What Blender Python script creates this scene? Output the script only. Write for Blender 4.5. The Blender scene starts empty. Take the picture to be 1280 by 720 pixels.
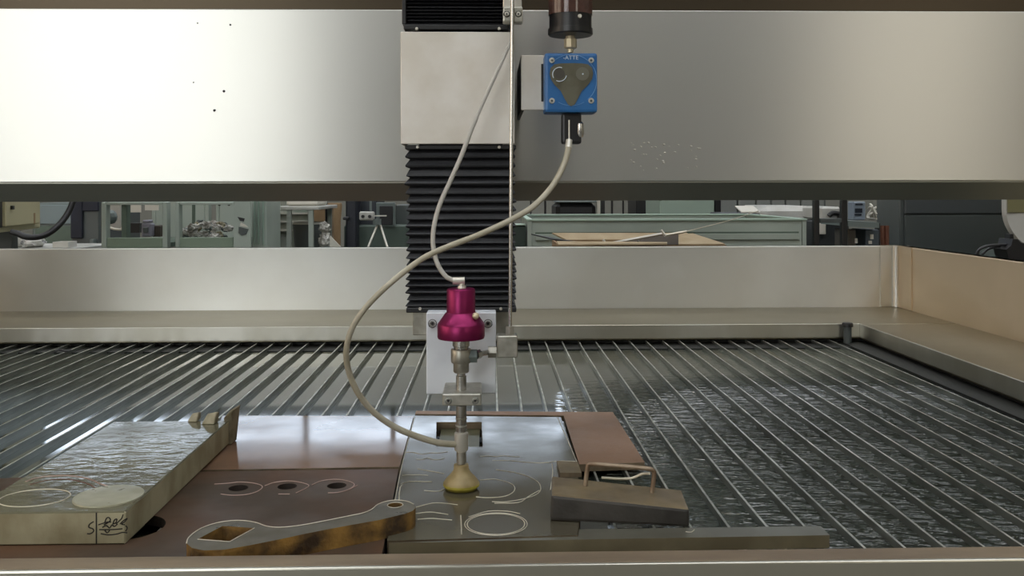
import bpy, bmesh, math, random
from mathutils import Vector, Matrix, noise

# ------------------------------------------------------------------ camera
FPX, HOR = 1150.0, 240.0            # focal length and horizon row for a 1280x720 frame
YAW, ROLL = math.atan(0.0253), 0.002
CAM = Vector((0, 0, 1.19))
ZS = 0.80                           # height of the slat tops above the hall floor
scene = bpy.context.scene
COL = scene.collection
cd = bpy.data.cameras.new('camera')
cam = bpy.data.objects.new('camera', cd)
COL.objects.link(cam)
cam.location = CAM
cam.rotation_euler = (math.radians(90), ROLL, -YAW)
cd.sensor_width = 36.0
cd.lens = 36.0 * FPX / 1280.0
cd.shift_y = -(360.0 - HOR) / 1280.0
cd.clip_start = 0.02
scene.camera = cam

# ------------------------------------------------------------------ light and exposure
scene.view_settings.view_transform = 'Standard'
scene.view_settings.look = 'None'
scene.view_settings.gamma = 1.0
scene.view_settings.use_curve_mapping = False
scene.view_settings.exposure = 0.40
world = bpy.data.worlds.new('overcast_sky')
scene.world = world
world.use_nodes = True
world.node_tree.nodes['Background'].inputs[0].default_value = (0.75, 0.85, 1.0, 1)
world.node_tree.nodes['Background'].inputs[1].default_value = 0.8
FILL_LAMP_POWER = 14.0                   # emission of the added, unseen ceiling lamp tubes
ROOF_FILL = 4.0                      # emission of the added, unseen roof panes
WIN_REAR, WIN_FAR, WIN_RIGHT = 4.0, 3.0, 2.2
WIN_LEFT = 2.2                      # daylight brightness of the hall windows

# ------------------------------------------------------------------ helpers
def ray(px, py):
    x, z = (px - 640.0) / FPX, (HOR - py) / FPX
    x, z = x * math.cos(ROLL) + z * math.sin(ROLL), -x * math.sin(ROLL) + z * math.cos(ROLL)
    return Vector((x * math.cos(YAW) + math.sin(YAW), -x * math.sin(YAW) + math.cos(YAW), z))
def on_z(px, py, z):                # point of the level z above the slats
    d = ray(px, py)
    return CAM + d * ((ZS + z - CAM.z) / d.z)
def on_y(px, py, Y):                # point of the upright plane at distance Y
    d = ray(px, py)
    return CAM + d * (Y / d.y)
def lin(h):
    h = h.lstrip('#')
    v = [int(h[i:i + 2], 16) / 255 for i in (0, 2, 4)]
    return tuple([x / 12.92 if x <= 0.04045 else ((x + 0.055) / 1.055) ** 2.4 for x in v] + [1.0])

def mat(name, col, rough=0.5, metal=0.0, vary=None, vscale=8.0, vstretch=(1, 1, 1), bump=0.0, bscale=60.0,
        aniso=0.0, tangent=None, rvar=0.0, spec=0.5, emit=None, trans=0.0, alpha=1.0, vlo=0.4, vhi=0.62, bstretch=(1, 1, 1)):
    m = bpy.data.materials.new(name)
    m.use_nodes = True
    nt = m.node_tree
    b = nt.nodes['Principled BSDF']
    c = lin(col) if isinstance(col, str) else col
    b.inputs['Base Color'].default_value = c
    b.inputs['Roughness'].default_value = rough
    b.inputs['Metallic'].default_value = metal
    b.inputs['Specular IOR Level'].default_value = spec
    b.inputs['Anisotropic'].default_value = aniso
    b.inputs['Transmission Weight'].default_value = trans
    b.inputs['Alpha'].default_value = alpha
    if emit:
        b.inputs['Emission Color'].default_value = lin(emit[0])
        b.inputs['Emission Strength'].default_value = emit[1]
    if tangent:
        t = nt.nodes.new('ShaderNodeCombineXYZ')
        for i in range(3): t.inputs[i].default_value = tangent[i]
        nt.links.new(t.outputs[0], b.inputs['Tangent'])
    geo = nt.nodes.new('ShaderNodeNewGeometry')
    def noise_of(scale, stretch, detail=5.0):
        mp = nt.nodes.new('ShaderNodeMapping'); mp.inputs['Scale'].default_value = stretch
        nt.links.new(geo.outputs['Position'], mp.inputs['Vector'])
        n = nt.nodes.new('ShaderNodeTexNoise'); n.inputs['Scale'].default_value = scale; n.inputs['Detail'].default_value = detail
        nt.links.new(mp.outputs[0], n.inputs['Vector'])
        return n
    if vary:
        n = noise_of(vscale, vstretch)
        r = nt.nodes.new('ShaderNodeValToRGB')
        r.color_ramp.elements[0].position = vlo; r.color_ramp.elements[1].position = vhi
        r.color_ramp.elements[0].color = lin(vary); r.color_ramp.elements[1].color = c
        nt.links.new(n.outputs['Fac'], r.inputs[0]); nt.links.new(r.outputs[0], b.inputs['Base Color'])
    if rvar:
        n = noise_of(vscale * 1.7, vstretch)
        mr = nt.nodes.new('ShaderNodeMapRange')
        mr.inputs['From Min'].default_value = 0.35; mr.inputs['From Max'].default_value = 0.65
        mr.inputs['To Min'].default_value = max(0.02, rough - rvar); mr.inputs['To Max'].default_value = rough + rvar
        nt.links.new(n.outputs['Fac'], mr.inputs['Value']); nt.links.new(mr.outputs[0], b.inputs['Roughness'])
    if bump:
        n = noise_of(bscale, bstretch, 4.0)
        bp = nt.nodes.new('ShaderNodeBump'); bp.inputs['Strength'].default_value = bump; bp.inputs['Distance'].default_value = 0.004
        nt.links.new(n.outputs['Fac'], bp.inputs['Height']); nt.links.new(bp.outputs[0], b.inputs['Normal'])
    return m

WORLD = {}                          # world position of every object's origin
def empty(name, loc, label, cat, group=None):
    o = bpy.data.objects.new(name, None)
    COL.objects.link(o)
    o.location = loc
    o.empty_display_size = 0.05
    WORLD[o] = Vector(loc)
    tag(o, label, cat, group)
    return o
def tag(o, label=None, cat=None, group=None, kind=None):
    if label: o['label'] = label
    if cat: o['category'] = cat
    if group: o['group'] = group
    if kind: o['kind'] = kind
    return o
def put(name, bm, m, parent=None, smooth=False, mats=None, label=None):
    """link a bmesh given in world coordinates as one mesh object"""
    bmesh.ops.recalc_face_normals(bm, faces=bm.faces[:])
    vs = [v.co for v in bm.verts]
    lo = Vector((min(v.x for v in vs), min(v.y for v in vs), min(v.z for v in vs)))
    hi = Vector((max(v.x for v in vs), max(v.y for v in vs), max(v.z for v in vs)))
    c = Vector(((lo.x + hi.x) / 2, (lo.y + hi.y) / 2, lo.z))
    bmesh.ops.translate(bm, vec=-c, verts=bm.verts[:])
    for f in bm.faces: f.smooth = smooth
    me = bpy.data.meshes.new(name)
    bm.to_mesh(me); bm.free()
    for x in ([m] + (mats or [])): me.materials.append(x)
    if smooth:
        me.set_sharp_from_angle(angle=math.radians(38))
    o = bpy.data.objects.new(name, me)
    COL.objects.link(o)
    WORLD[o] = c
    if parent:
        o.parent = parent
        o.location = c - WORLD[parent]
    else:
        o.location = c
    if label: o['label'] = label
    return o
def copy_at(o, delta, parent=None):
    """a copy of one mesh object (sharing its mesh) moved by delta"""
    c = o.copy()
    COL.objects.link(c)
    WORLD[c] = WORLD[o] + Vector(delta)
    p = parent or o.parent
    c.parent = p
    c.location = WORLD[c] - (WORLD[p] if p else Vector())
    return c
def B():
    return bmesh.new()
def box(bm, lo, hi, bev=0.0, seg=1):
    lo, hi = Vector(lo), Vector(hi)
    r = bmesh.ops.create_cube(bm, size=1.0, matrix=Matrix.Translation((lo + hi) / 2) @ Matrix.Diagonal((*(hi - lo), 1)))
    if bev:
        es = list({e for v in r['verts'] for e in v.link_edges})
        bmesh.ops.bevel(bm, geom=es, offset=bev, segments=seg, affect='EDGES', profile=0.6)
    return bm
def hexa(bm, p, bev=0.0, seg=1):
    """box from eight corners: four of the bottom, four of the top"""
    v = [bm.verts.new(q) for q in p]
    fs = [(0, 1, 2, 3), (4, 5, 6, 7), (0, 1, 5, 4), (1, 2, 6, 5), (2, 3, 7, 6), (3, 0, 4, 7)]
    for f in fs: bm.faces.new([v[i] for i in f])
    if bev:
        es = list({e for x in v for e in x.link_edges})
        bmesh.ops.bevel(bm, geom=es, offset=bev, segments=seg, affect='EDGES', profile=0.6)
    return bm
def cyl(bm, a, b, r, r2=None, n=20):
    a, b = Vector(a), Vector(b)
    d = b - a
    q = Vector((0, 0, 1)).rotation_difference(d)
    bmesh.ops.create_cone(bm, cap_ends=True, segments=n, radius1=r, radius2=r if r2 is None else r2, depth=d.length,
                          matrix=Matrix.Translation((a + b) / 2) @ q.to_matrix().to_4x4())
    return bm
def lathe(bm, c, prof, n=40, caps=True):
    """prof: (radius, world z) from top to bottom round the vertical through c"""
    rings = []
    for r, z in prof:
        rings.append([bm.verts.new((c[0] + r * math.cos(2 * math.pi * i / n), c[1] + r * math.sin(2 * math.pi * i / n), z)) for i in range(n)])
    for a, b in zip(rings, rings[1:]):
        for i in range(n):
            bm.faces.new((a[i], a[(i + 1) % n], b[(i + 1) % n], b[i]))
    if caps:
        bm.faces.new(rings[0]); bm.faces.new(rings[-1])
    return bm
def spline(pts, k=8):
    pts = [Vector(p) for p in pts]
    out = []
    P = [pts[0] * 2 - pts[1]] + pts + [pts[-1] * 2 - pts[-2]]
    for i in range(1, len(P) - 2):
        for j in range(k):
            t = j / k
            a, b, c, d = P[i - 1], P[i], P[i + 1], P[i + 2]
            out.append(0.5 * ((2 * b) + (c - a) * t + (2 * a - 5 * b + 4 * c - d) * t * t + (3 * b - a - 3 * c + d) * t ** 3))
    out.append(pts[-1])
    return out
def sweep(bm, pts, r, n=10, closed=False, k=8, flat=1.0):
    pts = spline(pts, k) if k else [Vector(p) for p in pts]
    rings, up = [], None
    for i, p in enumerate(pts):
        t = (pts[min(i + 1, len(pts) - 1)] - pts[max(i - 1, 0)]).normalized()
        if up is None:
            up = Vector((0, 0, 1)) if abs(t.z) < 0.9 else Vector((0, 1, 0))
        s = t.cross(up).normalized()
        up = s.cross(t).normalized()
        rr = r(i / (len(pts) - 1)) if callable(r) else r
        rings.append([bm.verts.new(p + s * rr * math.cos(2 * math.pi * j / n) + up * rr * flat * math.sin(2 * math.pi * j / n)) for j in range(n)])
    for a, b in zip(rings, rings[1:]):
        for j in range(n):
            bm.faces.new((a[j], a[(j + 1) % n], b[(j + 1) % n], b[j]))
    bm.faces.new(rings[0]); bm.faces.new(rings[-1])
    return bm
def prism(bm, outline, holes, z0, z1):
    """flat plate from an outline and holes in x, y, between two world heights"""
    edges = []
    for lp in [outline] + list(holes):
        vs = [bm.verts.new((p[0], p[1], z0)) for p in lp]
        edges += [bm.edges.new((vs[i], vs[(i + 1) % len(vs)])) for i in range(len(vs))]
    r = bmesh.ops.triangle_fill(bm, use_beauty=True, use_dissolve=False, edges=edges)
    fs = [g for g in r['geom'] if isinstance(g, bmesh.types.BMFace)]
    e = bmesh.ops.extrude_face_region(bm, geom=fs)
    bmesh.ops.translate(bm, vec=(0, 0, z1 - z0), verts=[g for g in e['geom'] if isinstance(g, bmesh.types.BMVert)])
    return bm
def upright(bm, outline, y0, y1):
    """plate from an outline in x, z, between two distances"""
    n = len(outline)
    a = [bm.verts.new((p[0], y0, p[1])) for p in outline]
    b = [bm.verts.new((p[0], y1, p[1])) for p in outline]
    bm.faces.new(a); bm.faces.new(b)
    for i in range(n): bm.faces.new((a[i], a[(i + 1) % n], b[(i + 1) % n], b[i]))
    return bm
def ring_pts(c, rx, ry, n=28, a0=0.0, a1=2 * math.pi, z=None):
    full = abs(a1 - a0 - 2 * math.pi) < 1e-6
    m = n if full else n - 1
    return [Vector((c[0] + rx * math.cos(a0 + (a1 - a0) * i / m), c[1] + ry * math.sin(a0 + (a1 - a0) * i / m), c[2] if z is None else z)) for i in range(n)]
def lump(bm, c, size, seed, sub=2, amp=0.45, freq=2.2):
    r = bmesh.ops.create_icosphere(bm, subdivisions=sub, radius=1.0)
    for v in r['verts']:
        k = 1 + amp * noise.noise(v.co * freq + Vector((seed * 3.7, seed * 1.3, seed)))
        v.co = Vector((c[0] + v.co.x * k * size[0], c[1] + v.co.y * k * size[1], c[2] + v.co.z * k * size[2]))
    return bm
def side_material(o, idx=1):
    for f in o.data.polygons:
        if abs(f.normal.z) < 0.6: f.material_index = idx

# ------------------------------------------------------------------ materials
VERT = (0, 0, 1)
STEEL = mat('brushed_stainless', '#d3d2cb', 0.36, 1.0, aniso=0.85, tangent=VERT)
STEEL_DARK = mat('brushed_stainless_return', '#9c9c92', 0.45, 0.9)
STEEL_TANK = mat('tank_stainless', '#dcdcd6', 0.45, 1.0, aniso=0.9, tangent=VERT, vary='#cfcdc4', vscale=2)
STEEL_LEDGE = mat('ledge_stainless', '#a39c88', 0.34, 1.0, vary='#9b937d', vscale=3, rvar=0.03)
STEEL_SIDE = mat('side_wall_stainless', '#e3d1b8', 0.58, 1.0, aniso=0.3, tangent=VERT, vary='#d6c4a9', vscale=2)
WELD = mat('ground_weld', '#d8d8d4', 0.35, 1.0, bump=0.4, bscale=160)
COVER = mat('satin_cover_plate', '#e4e0d8', 0.45, 0.3, vary='#d8d2c6', vscale=14, rvar=0.1)
PLATE_WHITE = mat('white_anodised_plate', '#e4eaf1', 0.45, 0.0, vary='#dbe1e8', vscale=20)
RUBBER = mat('black_bellows_cloth', '#141519', 0.42, 0.0, bump=0.1, bscale=300, spec=0.45)
BLACK = mat('black_plastic', '#1b1b1d', 0.4)
BLACK_METAL = mat('black_painted_steel', '#1a1b1c', 0.45)
MAGENTA = mat('magenta_anodised', '#8c2558', 0.38, 0.75, vary='#802050', vscale=30)
CHROME = mat('machined_steel', '#c4c4c0', 0.26, 0.95)
CHROME_DULL = mat('dull_machined_steel', '#bab8ae', 0.42, 0.8, vary='#a19f94', vscale=60)
BRASS = mat('pale_brass', '#d3c6a6', 0.4, 0.4)
NICKEL = mat('nickel_fitting', '#d6d3c8', 0.35, 0.5)
BLUE = mat('blue_painted_block', '#2868a4', 0.42, 0.0, vary='#245f98', vscale=25)
WINDOW = mat('clear_acrylic', '#6b6a5c', 0.12, 0.0, vary='#5b594c', vscale=30, spec=0.6)
WHITE = mat('white_ink', '#cfdbe6', 0.6)
HOSE = mat('cloudy_abrasive_hose', '#b3ad9b', 0.38, vary='#a69f8a', vscale=22, spec=0.5)
HOSE_GREY = mat('grey_air_hose', '#b8b6ae', 0.35, spec=0.5)
SKIRT = mat('tan_rubber_skirt', '#a08f66', 0.5, vary='#8d7d55', vscale=60)
SKIRT_RIM = mat('yellow_skirt_rim', '#a69b3c', 0.35, vary='#8d8230', vscale=60)
CLEAR = mat('smoky_clear_tube', '#b9a095', 0.06, trans=0.92)
GARNET = mat('garnet_abrasive', '#8a6357', 0.8, vary='#75524a', vscale=70)
SLAT = mat('worn_wet_slat_steel', '#9a9e97', 0.28, 0.75, vary='#7f837c', vscale=18, vstretch=(1, 0.5, 3))
SLAT_TOP = mat('bare_slat_edge', '#d2d4ca', 0.36, 0.6, vary='#a2a49b', vscale=30, bump=.2, bscale=120)
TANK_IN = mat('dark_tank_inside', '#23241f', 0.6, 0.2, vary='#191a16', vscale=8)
RAIL = mat('stained_front_rail', '#7d6d55', 0.5, 0.1, vary='#675743', vscale=9, vstretch=(0.5, 2, 2), rvar=0.08, bump=0.08, bscale=60)
FRONT = mat('front_panel_stainless', '#7d8474', 0.4, 0.9)
RUST = mat('brown_rusted_plate', '#5d4433', 0.46, 0.0, vary='#4b4036', vscale=5, rvar=0.12, bump=0.03, bscale=60, spec=0.2)
RUST_LIGHT = mat('orange_brown_plate', '#9f7d63', 0.5, 0.0, vary='#8b6c55', vscale=9, rvar=0.08, bump=0.15, bscale=130)
RUST_WET = mat('wet_brown_plate', '#86664f', 0.09, 0.0, vary='#6a5547', vscale=5, rvar=0.04, bump=0.012, bscale=22, spec=0.3)
GREY_WET = mat('wet_grey_plate', '#5d594a', 0.13, 0.1, vary='#4f4a3d', vscale=5, rvar=0.06, bump=0.02, bscale=30, spec=0.5)
RUST_EDGE = mat('plate_edge', '#7c6d55', 0.6, 0.1, vary='#5f523f', vscale=30, bump=0.2)
SLAB_TOP = mat('wet_slab_top', '#75725c', 0.12, 0.1, vary='#605d49', vscale=8, rvar=0.07, bump=0.16, bscale=44, spec=0.6, bstretch=(1, 1.6, 1))
SLAB_SIDE = mat('pale_slab_side', '#b0aa8c', 0.6, 0.1, vary='#8f8668', vscale=16, vstretch=(1, 1, 0.6), bump=0.15, bscale=90)
LEVER_TOP = mat('dull_lever_top', '#625c4c', 0.36, 0.2, vary='#4e4838', vscale=16, rvar=0.1)
LEVER_SIDE = mat('ochre_rust_side', '#a8803c', 0.75, vary='#3d2d19', vscale=30, bump=0.6, bscale=120, vlo=0.36, vhi=0.7)
WEIGHT_TOP = mat('brown_weight_top', '#76674b', 0.5, 0.0, vary='#625540', vscale=18, rvar=0.1)
WEIGHT_SIDE = mat('black_weight_side', '#45423d', 0.5, 0.1, vary='#302e2a', vscale=16, bump=0.3, bscale=70)
ROD = mat('bare_rod', '#9c8c78', 0.45, 0.5, vary='#7f6a55', vscale=40)
CUT = mat('pale_cut_edge', '#d3ccb9', 0.45, 0.4)
CUT_PINK = mat('pinkish_cut_edge', '#b59a8e', 0.4, 0.3)
SCRAP = mat('pale_scrap', '#a39c84', 0.7, vary='#7b745c', vscale=40)
INK = mat('black_marker', '#17150f', 0.7)
GREEN = mat('sage_green_paint', '#a6b1a8', 0.5, vary='#9ca79e', vscale=4)
GREEN_DK = mat('darker_green_paint', '#5a6a5e', 0.55, vary='#4f5e53', vscale=4)
CREAM = mat('cream_enamel', '#b9b28f', 0.45, vary='#aea684', vscale=4)
WHITE_PAINT = mat('white_enamel', '#c9c9c4', 0.4, vary='#b5b5ae', vscale=5)
GREY_DK = mat('dark_grey_enamel', '#525857', 0.5, vary='#4b5150', vscale=3)
GREY_MID = mat('grey_enamel', '#6c7775', 0.5, vary='#626d6b', vscale=3)
NAVY = mat('navy_cover', '#1f2433', 0.7, vary='#191d2a', vscale=6)
CARD = mat('brown_cardboard', '#9b8262', 0.8, vary='#8a7152', vscale=6)
CARD_IN = mat('pale_cardboard', '#a8977a', 0.8, vary='#968465', vscale=10)
PAPER = mat('white_paper', '#d2cfc4', 0.8)
BAG = mat('clear_plastic_bag', '#c2c1ba', 0.3, vary='#8e8a82', vscale=30, bump=0.8, bscale=40, spec=0.7)
REDPIPE = mat('red_brown_pipe', '#6e4433', 0.5)
SCREEN = mat('dark_screen', '#1d2430', 0.15)
CONCRETE = mat('grey_concrete_floor', '#77756c', 0.6, vary='#67655c', vscale=2, bump=0.1, bscale=20)
WALLP = mat('pale_hall_wall', '#b8b4a4', 0.75, vary='#aca897', vscale=1.5)
WALL_WARM = mat('warm_hall_wall', '#b39b82', 0.75, vary='#a68e76', vscale=1.5)
CEIL = mat('grey_roof_sheet', '#6e6f6a', 0.7, vary='#64655f', vscale=1.0)
FRAME = mat('window_frame_paint', '#8f9491', 0.5)
def pane_mat(name, col, s): return mat(name, '#dfe8ea', 0.2, emit=(col, s))
def water_material():
    m = mat('murky_tank_water', '#313831', 0.05, 0.0, spec=0.8)
    m.node_tree.nodes['Principled BSDF'].inputs['Coat Weight'].default_value = 0.4
    m.node_tree.nodes['Principled BSDF'].inputs['Coat Roughness'].default_value = 0.04
    nt = m.node_tree; b = nt.nodes['Principled BSDF']
    geo = next(n for n in nt.nodes if n.type == 'NEW_GEOMETRY')
    n1 = nt.nodes.new('ShaderNodeTexNoise'); n1.inputs['Scale'].default_value = 24; n1.inputs['Detail'].default_value = 3; n1.inputs['Roughness'].default_value = 0.5
    mp = nt.nodes.new('ShaderNodeMapping'); mp.inputs['Scale'].default_value = (1.0, 2.6, 1)
    nt.links.new(geo.outputs['Position'], mp.inputs['Vector']); nt.links.new(mp.outputs[0], n1.inputs['Vector'])
    sep = nt.nodes.new('ShaderNodeSeparateXYZ'); nt.links.new(geo.outputs['Position'], sep.inputs[0])
    # the jet's wash churns the water round x 0.3 .. 0.7, calm on the left and along the far end
    rx = nt.nodes.new('ShaderNodeMapRange'); rx.inputs['From Min'].default_value = 0.12; rx.inputs['From Max'].default_value = 0.45
    rx.inputs['To Min'].default_value = 0.0; rx.inputs['To Max'].default_value = 0.9
    nt.links.new(sep.outputs['X'], rx.inputs['Value'])
    ry = nt.nodes.new('ShaderNodeMapRange'); ry.inputs['From Min'].default_value = 1.5; ry.inputs['From Max'].default_value = 2.0
    ry.inputs['To Min'].default_value = 1.0; ry.inputs['To Max'].default_value = 0.06
    nt.links.new(sep.outputs['Y'], ry.inputs['Value'])
    mu = nt.nodes.new('ShaderNodeMath'); mu.operation = 'MULTIPLY'
    nt.links.new(rx.outputs[0], mu.inputs[0]); nt.links.new(ry.outputs[0], mu.inputs[1])
    bp = nt.nodes.new('ShaderNodeBump'); bp.inputs['Distance'].default_value = 0.06
    nt.links.new(mu.outputs[0], bp.inputs['Strength']); nt.links.new(n1.outputs['Fac'], bp.inputs['Height'])
    nt.links.new(bp.outputs[0], b.inputs['Normal']); nt.links.new(bp.outputs[0], b.inputs['Coat Normal'])
    return m
WATER = water_material()

# ------------------------------------------------------------------ the hall
HX0, HX1, HY0, HY1, HZ = -8.0, 8.0, -7.0, 9.0, 6.0
tag(put('floor', box(B(), (HX0 - .3, HY0 - .3, -0.1), (HX1 + .3, HY1 + .3, 0)), CONCRETE), kind='structure')
tag(put('ceiling', box(B(), (HX0 - .3, HY0 - .3, HZ), (HX1 + .3, HY1 + .3, HZ + .1)), CEIL), kind='structure')
tag(put('wall_front', box(B(), (HX0, HY1, 0), (HX1, HY1 + .2, HZ)), mat('drab_hall_wall', '#85867f', 0.75, vary='#7b7c75', vscale=1.5)), kind='structure')
tag(put('wall_back', box(B(), (HX0, HY0 - .2, 0), (HX1, HY0, HZ)), mat('dun_hall_wall', '#6a6659', 0.75, vary='#625e52', vscale=1.5)), kind='structure')
tag(put('wall_left', box(B(), (HX0 - .2, HY0 - .2, 0), (HX0, HY1 + .2, HZ)), WALL_WARM), kind='structure')
tag(put('wall_right', box(B(), (HX1, HY0 - .2, 0), (HX1 + .2, HY1 + .2, HZ)), WALLP), kind='structure')
WN = [0]
def window(a, b, axis, pane, nx=4, nz=2):
    """lit hall window: frame with bars standing proud of a wall, panes inside"""
    WN[0] += 1
    (a, b) = (Vector(a), Vector(b))
    u = Vector((1, 0, 0)) if axis == 'y' else Vector((0, 1, 0))
    L = (b - a).dot(u); H = b.z - a.z
    off = Vector((0, 0, 0))
    bm = B()
    t = 0.05
    def bar(u0, u1, z0, z1, d):
        p = a + u * u0 + Vector((0, 0, z0)); q = a + u * u1 + Vector((0, 0, z1))
        n = b - a; n = n - u * n.dot(u); n.z = 0
        q = q + n.normalized() * d
        box(bm, (min(p.x, q.x), min(p.y, q.y), p.z), (max(p.x, q.x), max(p.y, q.y), q.z))
    for i in range(nx + 1):
        x = i * L / nx
        bar(x - t / 2, x + t / 2, -t / 2, H + t / 2, 0.06)
    for j in range(nz + 1):
        z = j * H / nz
        bar(0, L, z - t / 2, z + t / 2, 0.06)
    fr = tag(put('window_%d' % WN[0], bm, FRAME), kind='structure')
    for i in range(nx):
        for j in range(nz):
            bm = B()
            bar(i * L / nx + t / 2, (i + 1) * L / nx - t / 2, j * H / nz + t / 2, (j + 1) * H / nz - t / 2, 0.02)
            put('pane', bm, pane, fr)
DAY = pane_mat('daylight_pane', '#f6f8f8', WIN_REAR)
DAYFAR = pane_mat('far_daylight_pane', '#d3e2f5', WIN_FAR)
DAYLEFT = pane_mat('warm_daylight_pane', '#ffe2c4', WIN_LEFT)
DAYRIGHT = pane_mat('right_daylight_pane', '#fff3df', WIN_RIGHT)
window((-6.2, HY0, 1.0), (-2.0, HY0 + .1, 4.2), 'y', DAY, 5, 3)
window((3.6, HY0, 1.4), (5.6, HY0 + .1, 3.6), 'y', DAYRIGHT, 2, 2)
window((-4.3, HY1, 2.55), (0.75, HY1 - .1, 2.9), 'y', DAYFAR, 6, 1)
window((2.0, HY1, 2.55), (6.8, HY1 - .1, 2.9), 'y', DAYFAR, 6, 1)
window((HX0, -4.0, 1.2), (HX0 + .1, 2.0, 3.8), 'x', DAYLEFT, 6, 2)
ROOF_FILL_PANE = pane_mat('roof_fill_pane', '#f7faff', ROOF_FILL)
for (x0, y0, x1, y1) in ((-4.5, -3.2, 4.5, -2.2), (-4.5, 0.0, 4.5, 0.9), (-4.5, 3.6, 4.5, 4.6), (-4.5, 6.4, 4.5, 7.2)):  # glowing roof panes, added out of view to brighten the bed from above
    WN[0] += 1
    bm = B()
    for i in range(7):
        x = x0 + (x1 - x0) * i / 6
        box(bm, (x - .03, y0, HZ - .06), (x + .03, y1, HZ - .001))
    box(bm, (x0, y0 - .05, HZ - .06), (x1, y0, HZ - .001)); box(bm, (x0, y1, HZ - .06), (x1, y1 + .05, HZ - .001))
    fr = tag(put('window_%d' % WN[0], bm, FRAME), kind='structure')
    for i in range(6):
        put('pane', box(B(), (x0 + (x1 - x0) * i / 6 + .03, y0, HZ - .03), (x0 + (x1 - x0) * (i + 1) / 6 - .03, y1, HZ - .001)), ROOF_FILL_PANE, fr)
TUBE = mat('fill_lamp_tube', '#ffffff', 0.4, emit=('#fff6e6', FILL_LAMP_POWER))
def lamp(x, y, z=4.9):  # lamp added out of view for general light in the hall
    t = empty('added_fill_lamp', (x, y, z), 'added white tube lamp out of view, filling the hall with light', 'lamp', 'added fill lamps out of view')
    put('fill_lamp_housing', box(B(), (x - 0.75, y - .09, z + .05), (x + 0.75, y + .09, z + .12), .01), WHITE_PAINT, t)
    put('fill_lamp_tube', cyl(B(), (x - .72, y, z + .02), (x + .72, y, z + .02), .022), TUBE, t)
    for s in (-.6, .6):
        put('hanger', cyl(B(), (x + s, y, z + .12), (x + s, y, HZ), .006, n=8), BLACK_METAL, t)
for x in (-3.6, 0.4, 4.2):
    for y in (-3.0, 1.2, 5.6):
        lamp(x, y)

# ------------------------------------------------------------------ cutting tank
XL, XR = -1.56, 1.236               # inner faces of the side walls
YB, YRIM, XRIM = 2.757, 2.40, 0.978
WT = 0.225                          # wall top above the slats
tank = empty('cutting_tank', (0, 1.8, 0), 'stainless steel waterjet tank with raised walls round a bed of slats', 'cutting table')
put('back_wall', box(B(), (XL - .04, YB, ZS - .30), (XR + .04, YB + .03, ZS + WT), .002), STEEL_TANK, tank)
put('side_wall', box(B(), (XR, 0.892, ZS - .30), (XR + .03, YB, ZS + WT), .002), STEEL_SIDE, tank)
put('side_wall', box(B(), (XL - .03, 0.892, ZS - .30), (XL, YB, ZS + WT), .002), STEEL_SIDE, tank)
put('back_ledge', box(B(), (XL, YRIM, ZS + .0005), (XR, YB, ZS + .040), .003), STEEL_LEDGE, tank)
put('side_ledge', box(B(), (XRIM, 0.890, ZS + .0005), (XR, YRIM - .001, ZS + .040), .003), STEEL_LEDGE, tank)
lip = B()
box(lip, (XL, YRIM - .004, ZS + .006), (XRIM, YRIM - .0002, ZS + .042), .001)
RIMM = mat('bright_rim', '#cfcdc3', 0.38, 1.0, vary='#c0bdb0', vscale=9, vstretch=(1, 1, .3))
put('inner_rim', lip, RIMM, tank)
put('inner_rim', box(B(), (XRIM - .004, 0.890, ZS + .006), (XRIM - .0002, YRIM - .004, ZS + .042), .001), RIMM, tank)
# dark inside of the tank under the rim, tank floor and outside
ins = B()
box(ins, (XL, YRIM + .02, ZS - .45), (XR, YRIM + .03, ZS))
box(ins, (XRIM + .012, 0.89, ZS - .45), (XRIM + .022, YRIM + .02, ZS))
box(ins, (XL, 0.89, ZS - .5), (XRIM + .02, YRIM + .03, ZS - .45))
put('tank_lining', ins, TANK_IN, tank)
put('front_rail', box(B(), (XL - .03, 0.861, ZS - .02), (XR + .03, 0.8895, ZS + .042), .0022, 2), RAIL, tank)
put('front_panel', box(B(), (XL - .03, 0.865, 0.06), (XR + .03, 0.883, ZS - .021)), FRONT, tank)
put('front_lip', box(B(), (XL - .03, 0.8555, ZS - .019), (XR + .03, 0.8608, ZS + .0425), .0015, 2), mat('bright_lip', '#c2c0b4', .3, .9), tank)
put('tank_base', box(B(), (XL - .03, 0.89, 0), (XR + .03, YB + .03, 0.30)), FRONT, tank)
# corner: overlapping strips, weld bead and a round post
cx = XR
put('corner_strip', box(B(), (cx - .052, YB - .003, ZS + .041), (cx - .004, YB - .0002, ZS + WT + .001)), STEEL_TANK, tank)
put('corner_strip', box(B(), (cx - .003, YB - .10, ZS + .041), (cx - .0002, YB - .004, ZS + WT + .001)), STEEL_SIDE, tank)
put('weld_bead', cyl(B(), (cx - .006, YB - .006, ZS + .041), (cx - .006, YB - .006, ZS + WT), .011, n=12), WELD, tank, True)
pc = on_z(1072, 431, 0.0)
post = B()
lathe(post, (pc.x, YRIM - .02), [(0.004, ZS + .046), (.010, ZS + .043), (.010, ZS - .03), (.004, ZS - .03)], 18)
put('corner_post', post, GREY_DK, tank, True)
put('post_collar', lathe(B(), (pc.x, YRIM - .02), [(.012, ZS + .047), (.014, ZS + .044), (.014, ZS + .037), (.0105, ZS + .036)], 18), BLACK_METAL, tank, True)

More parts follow.
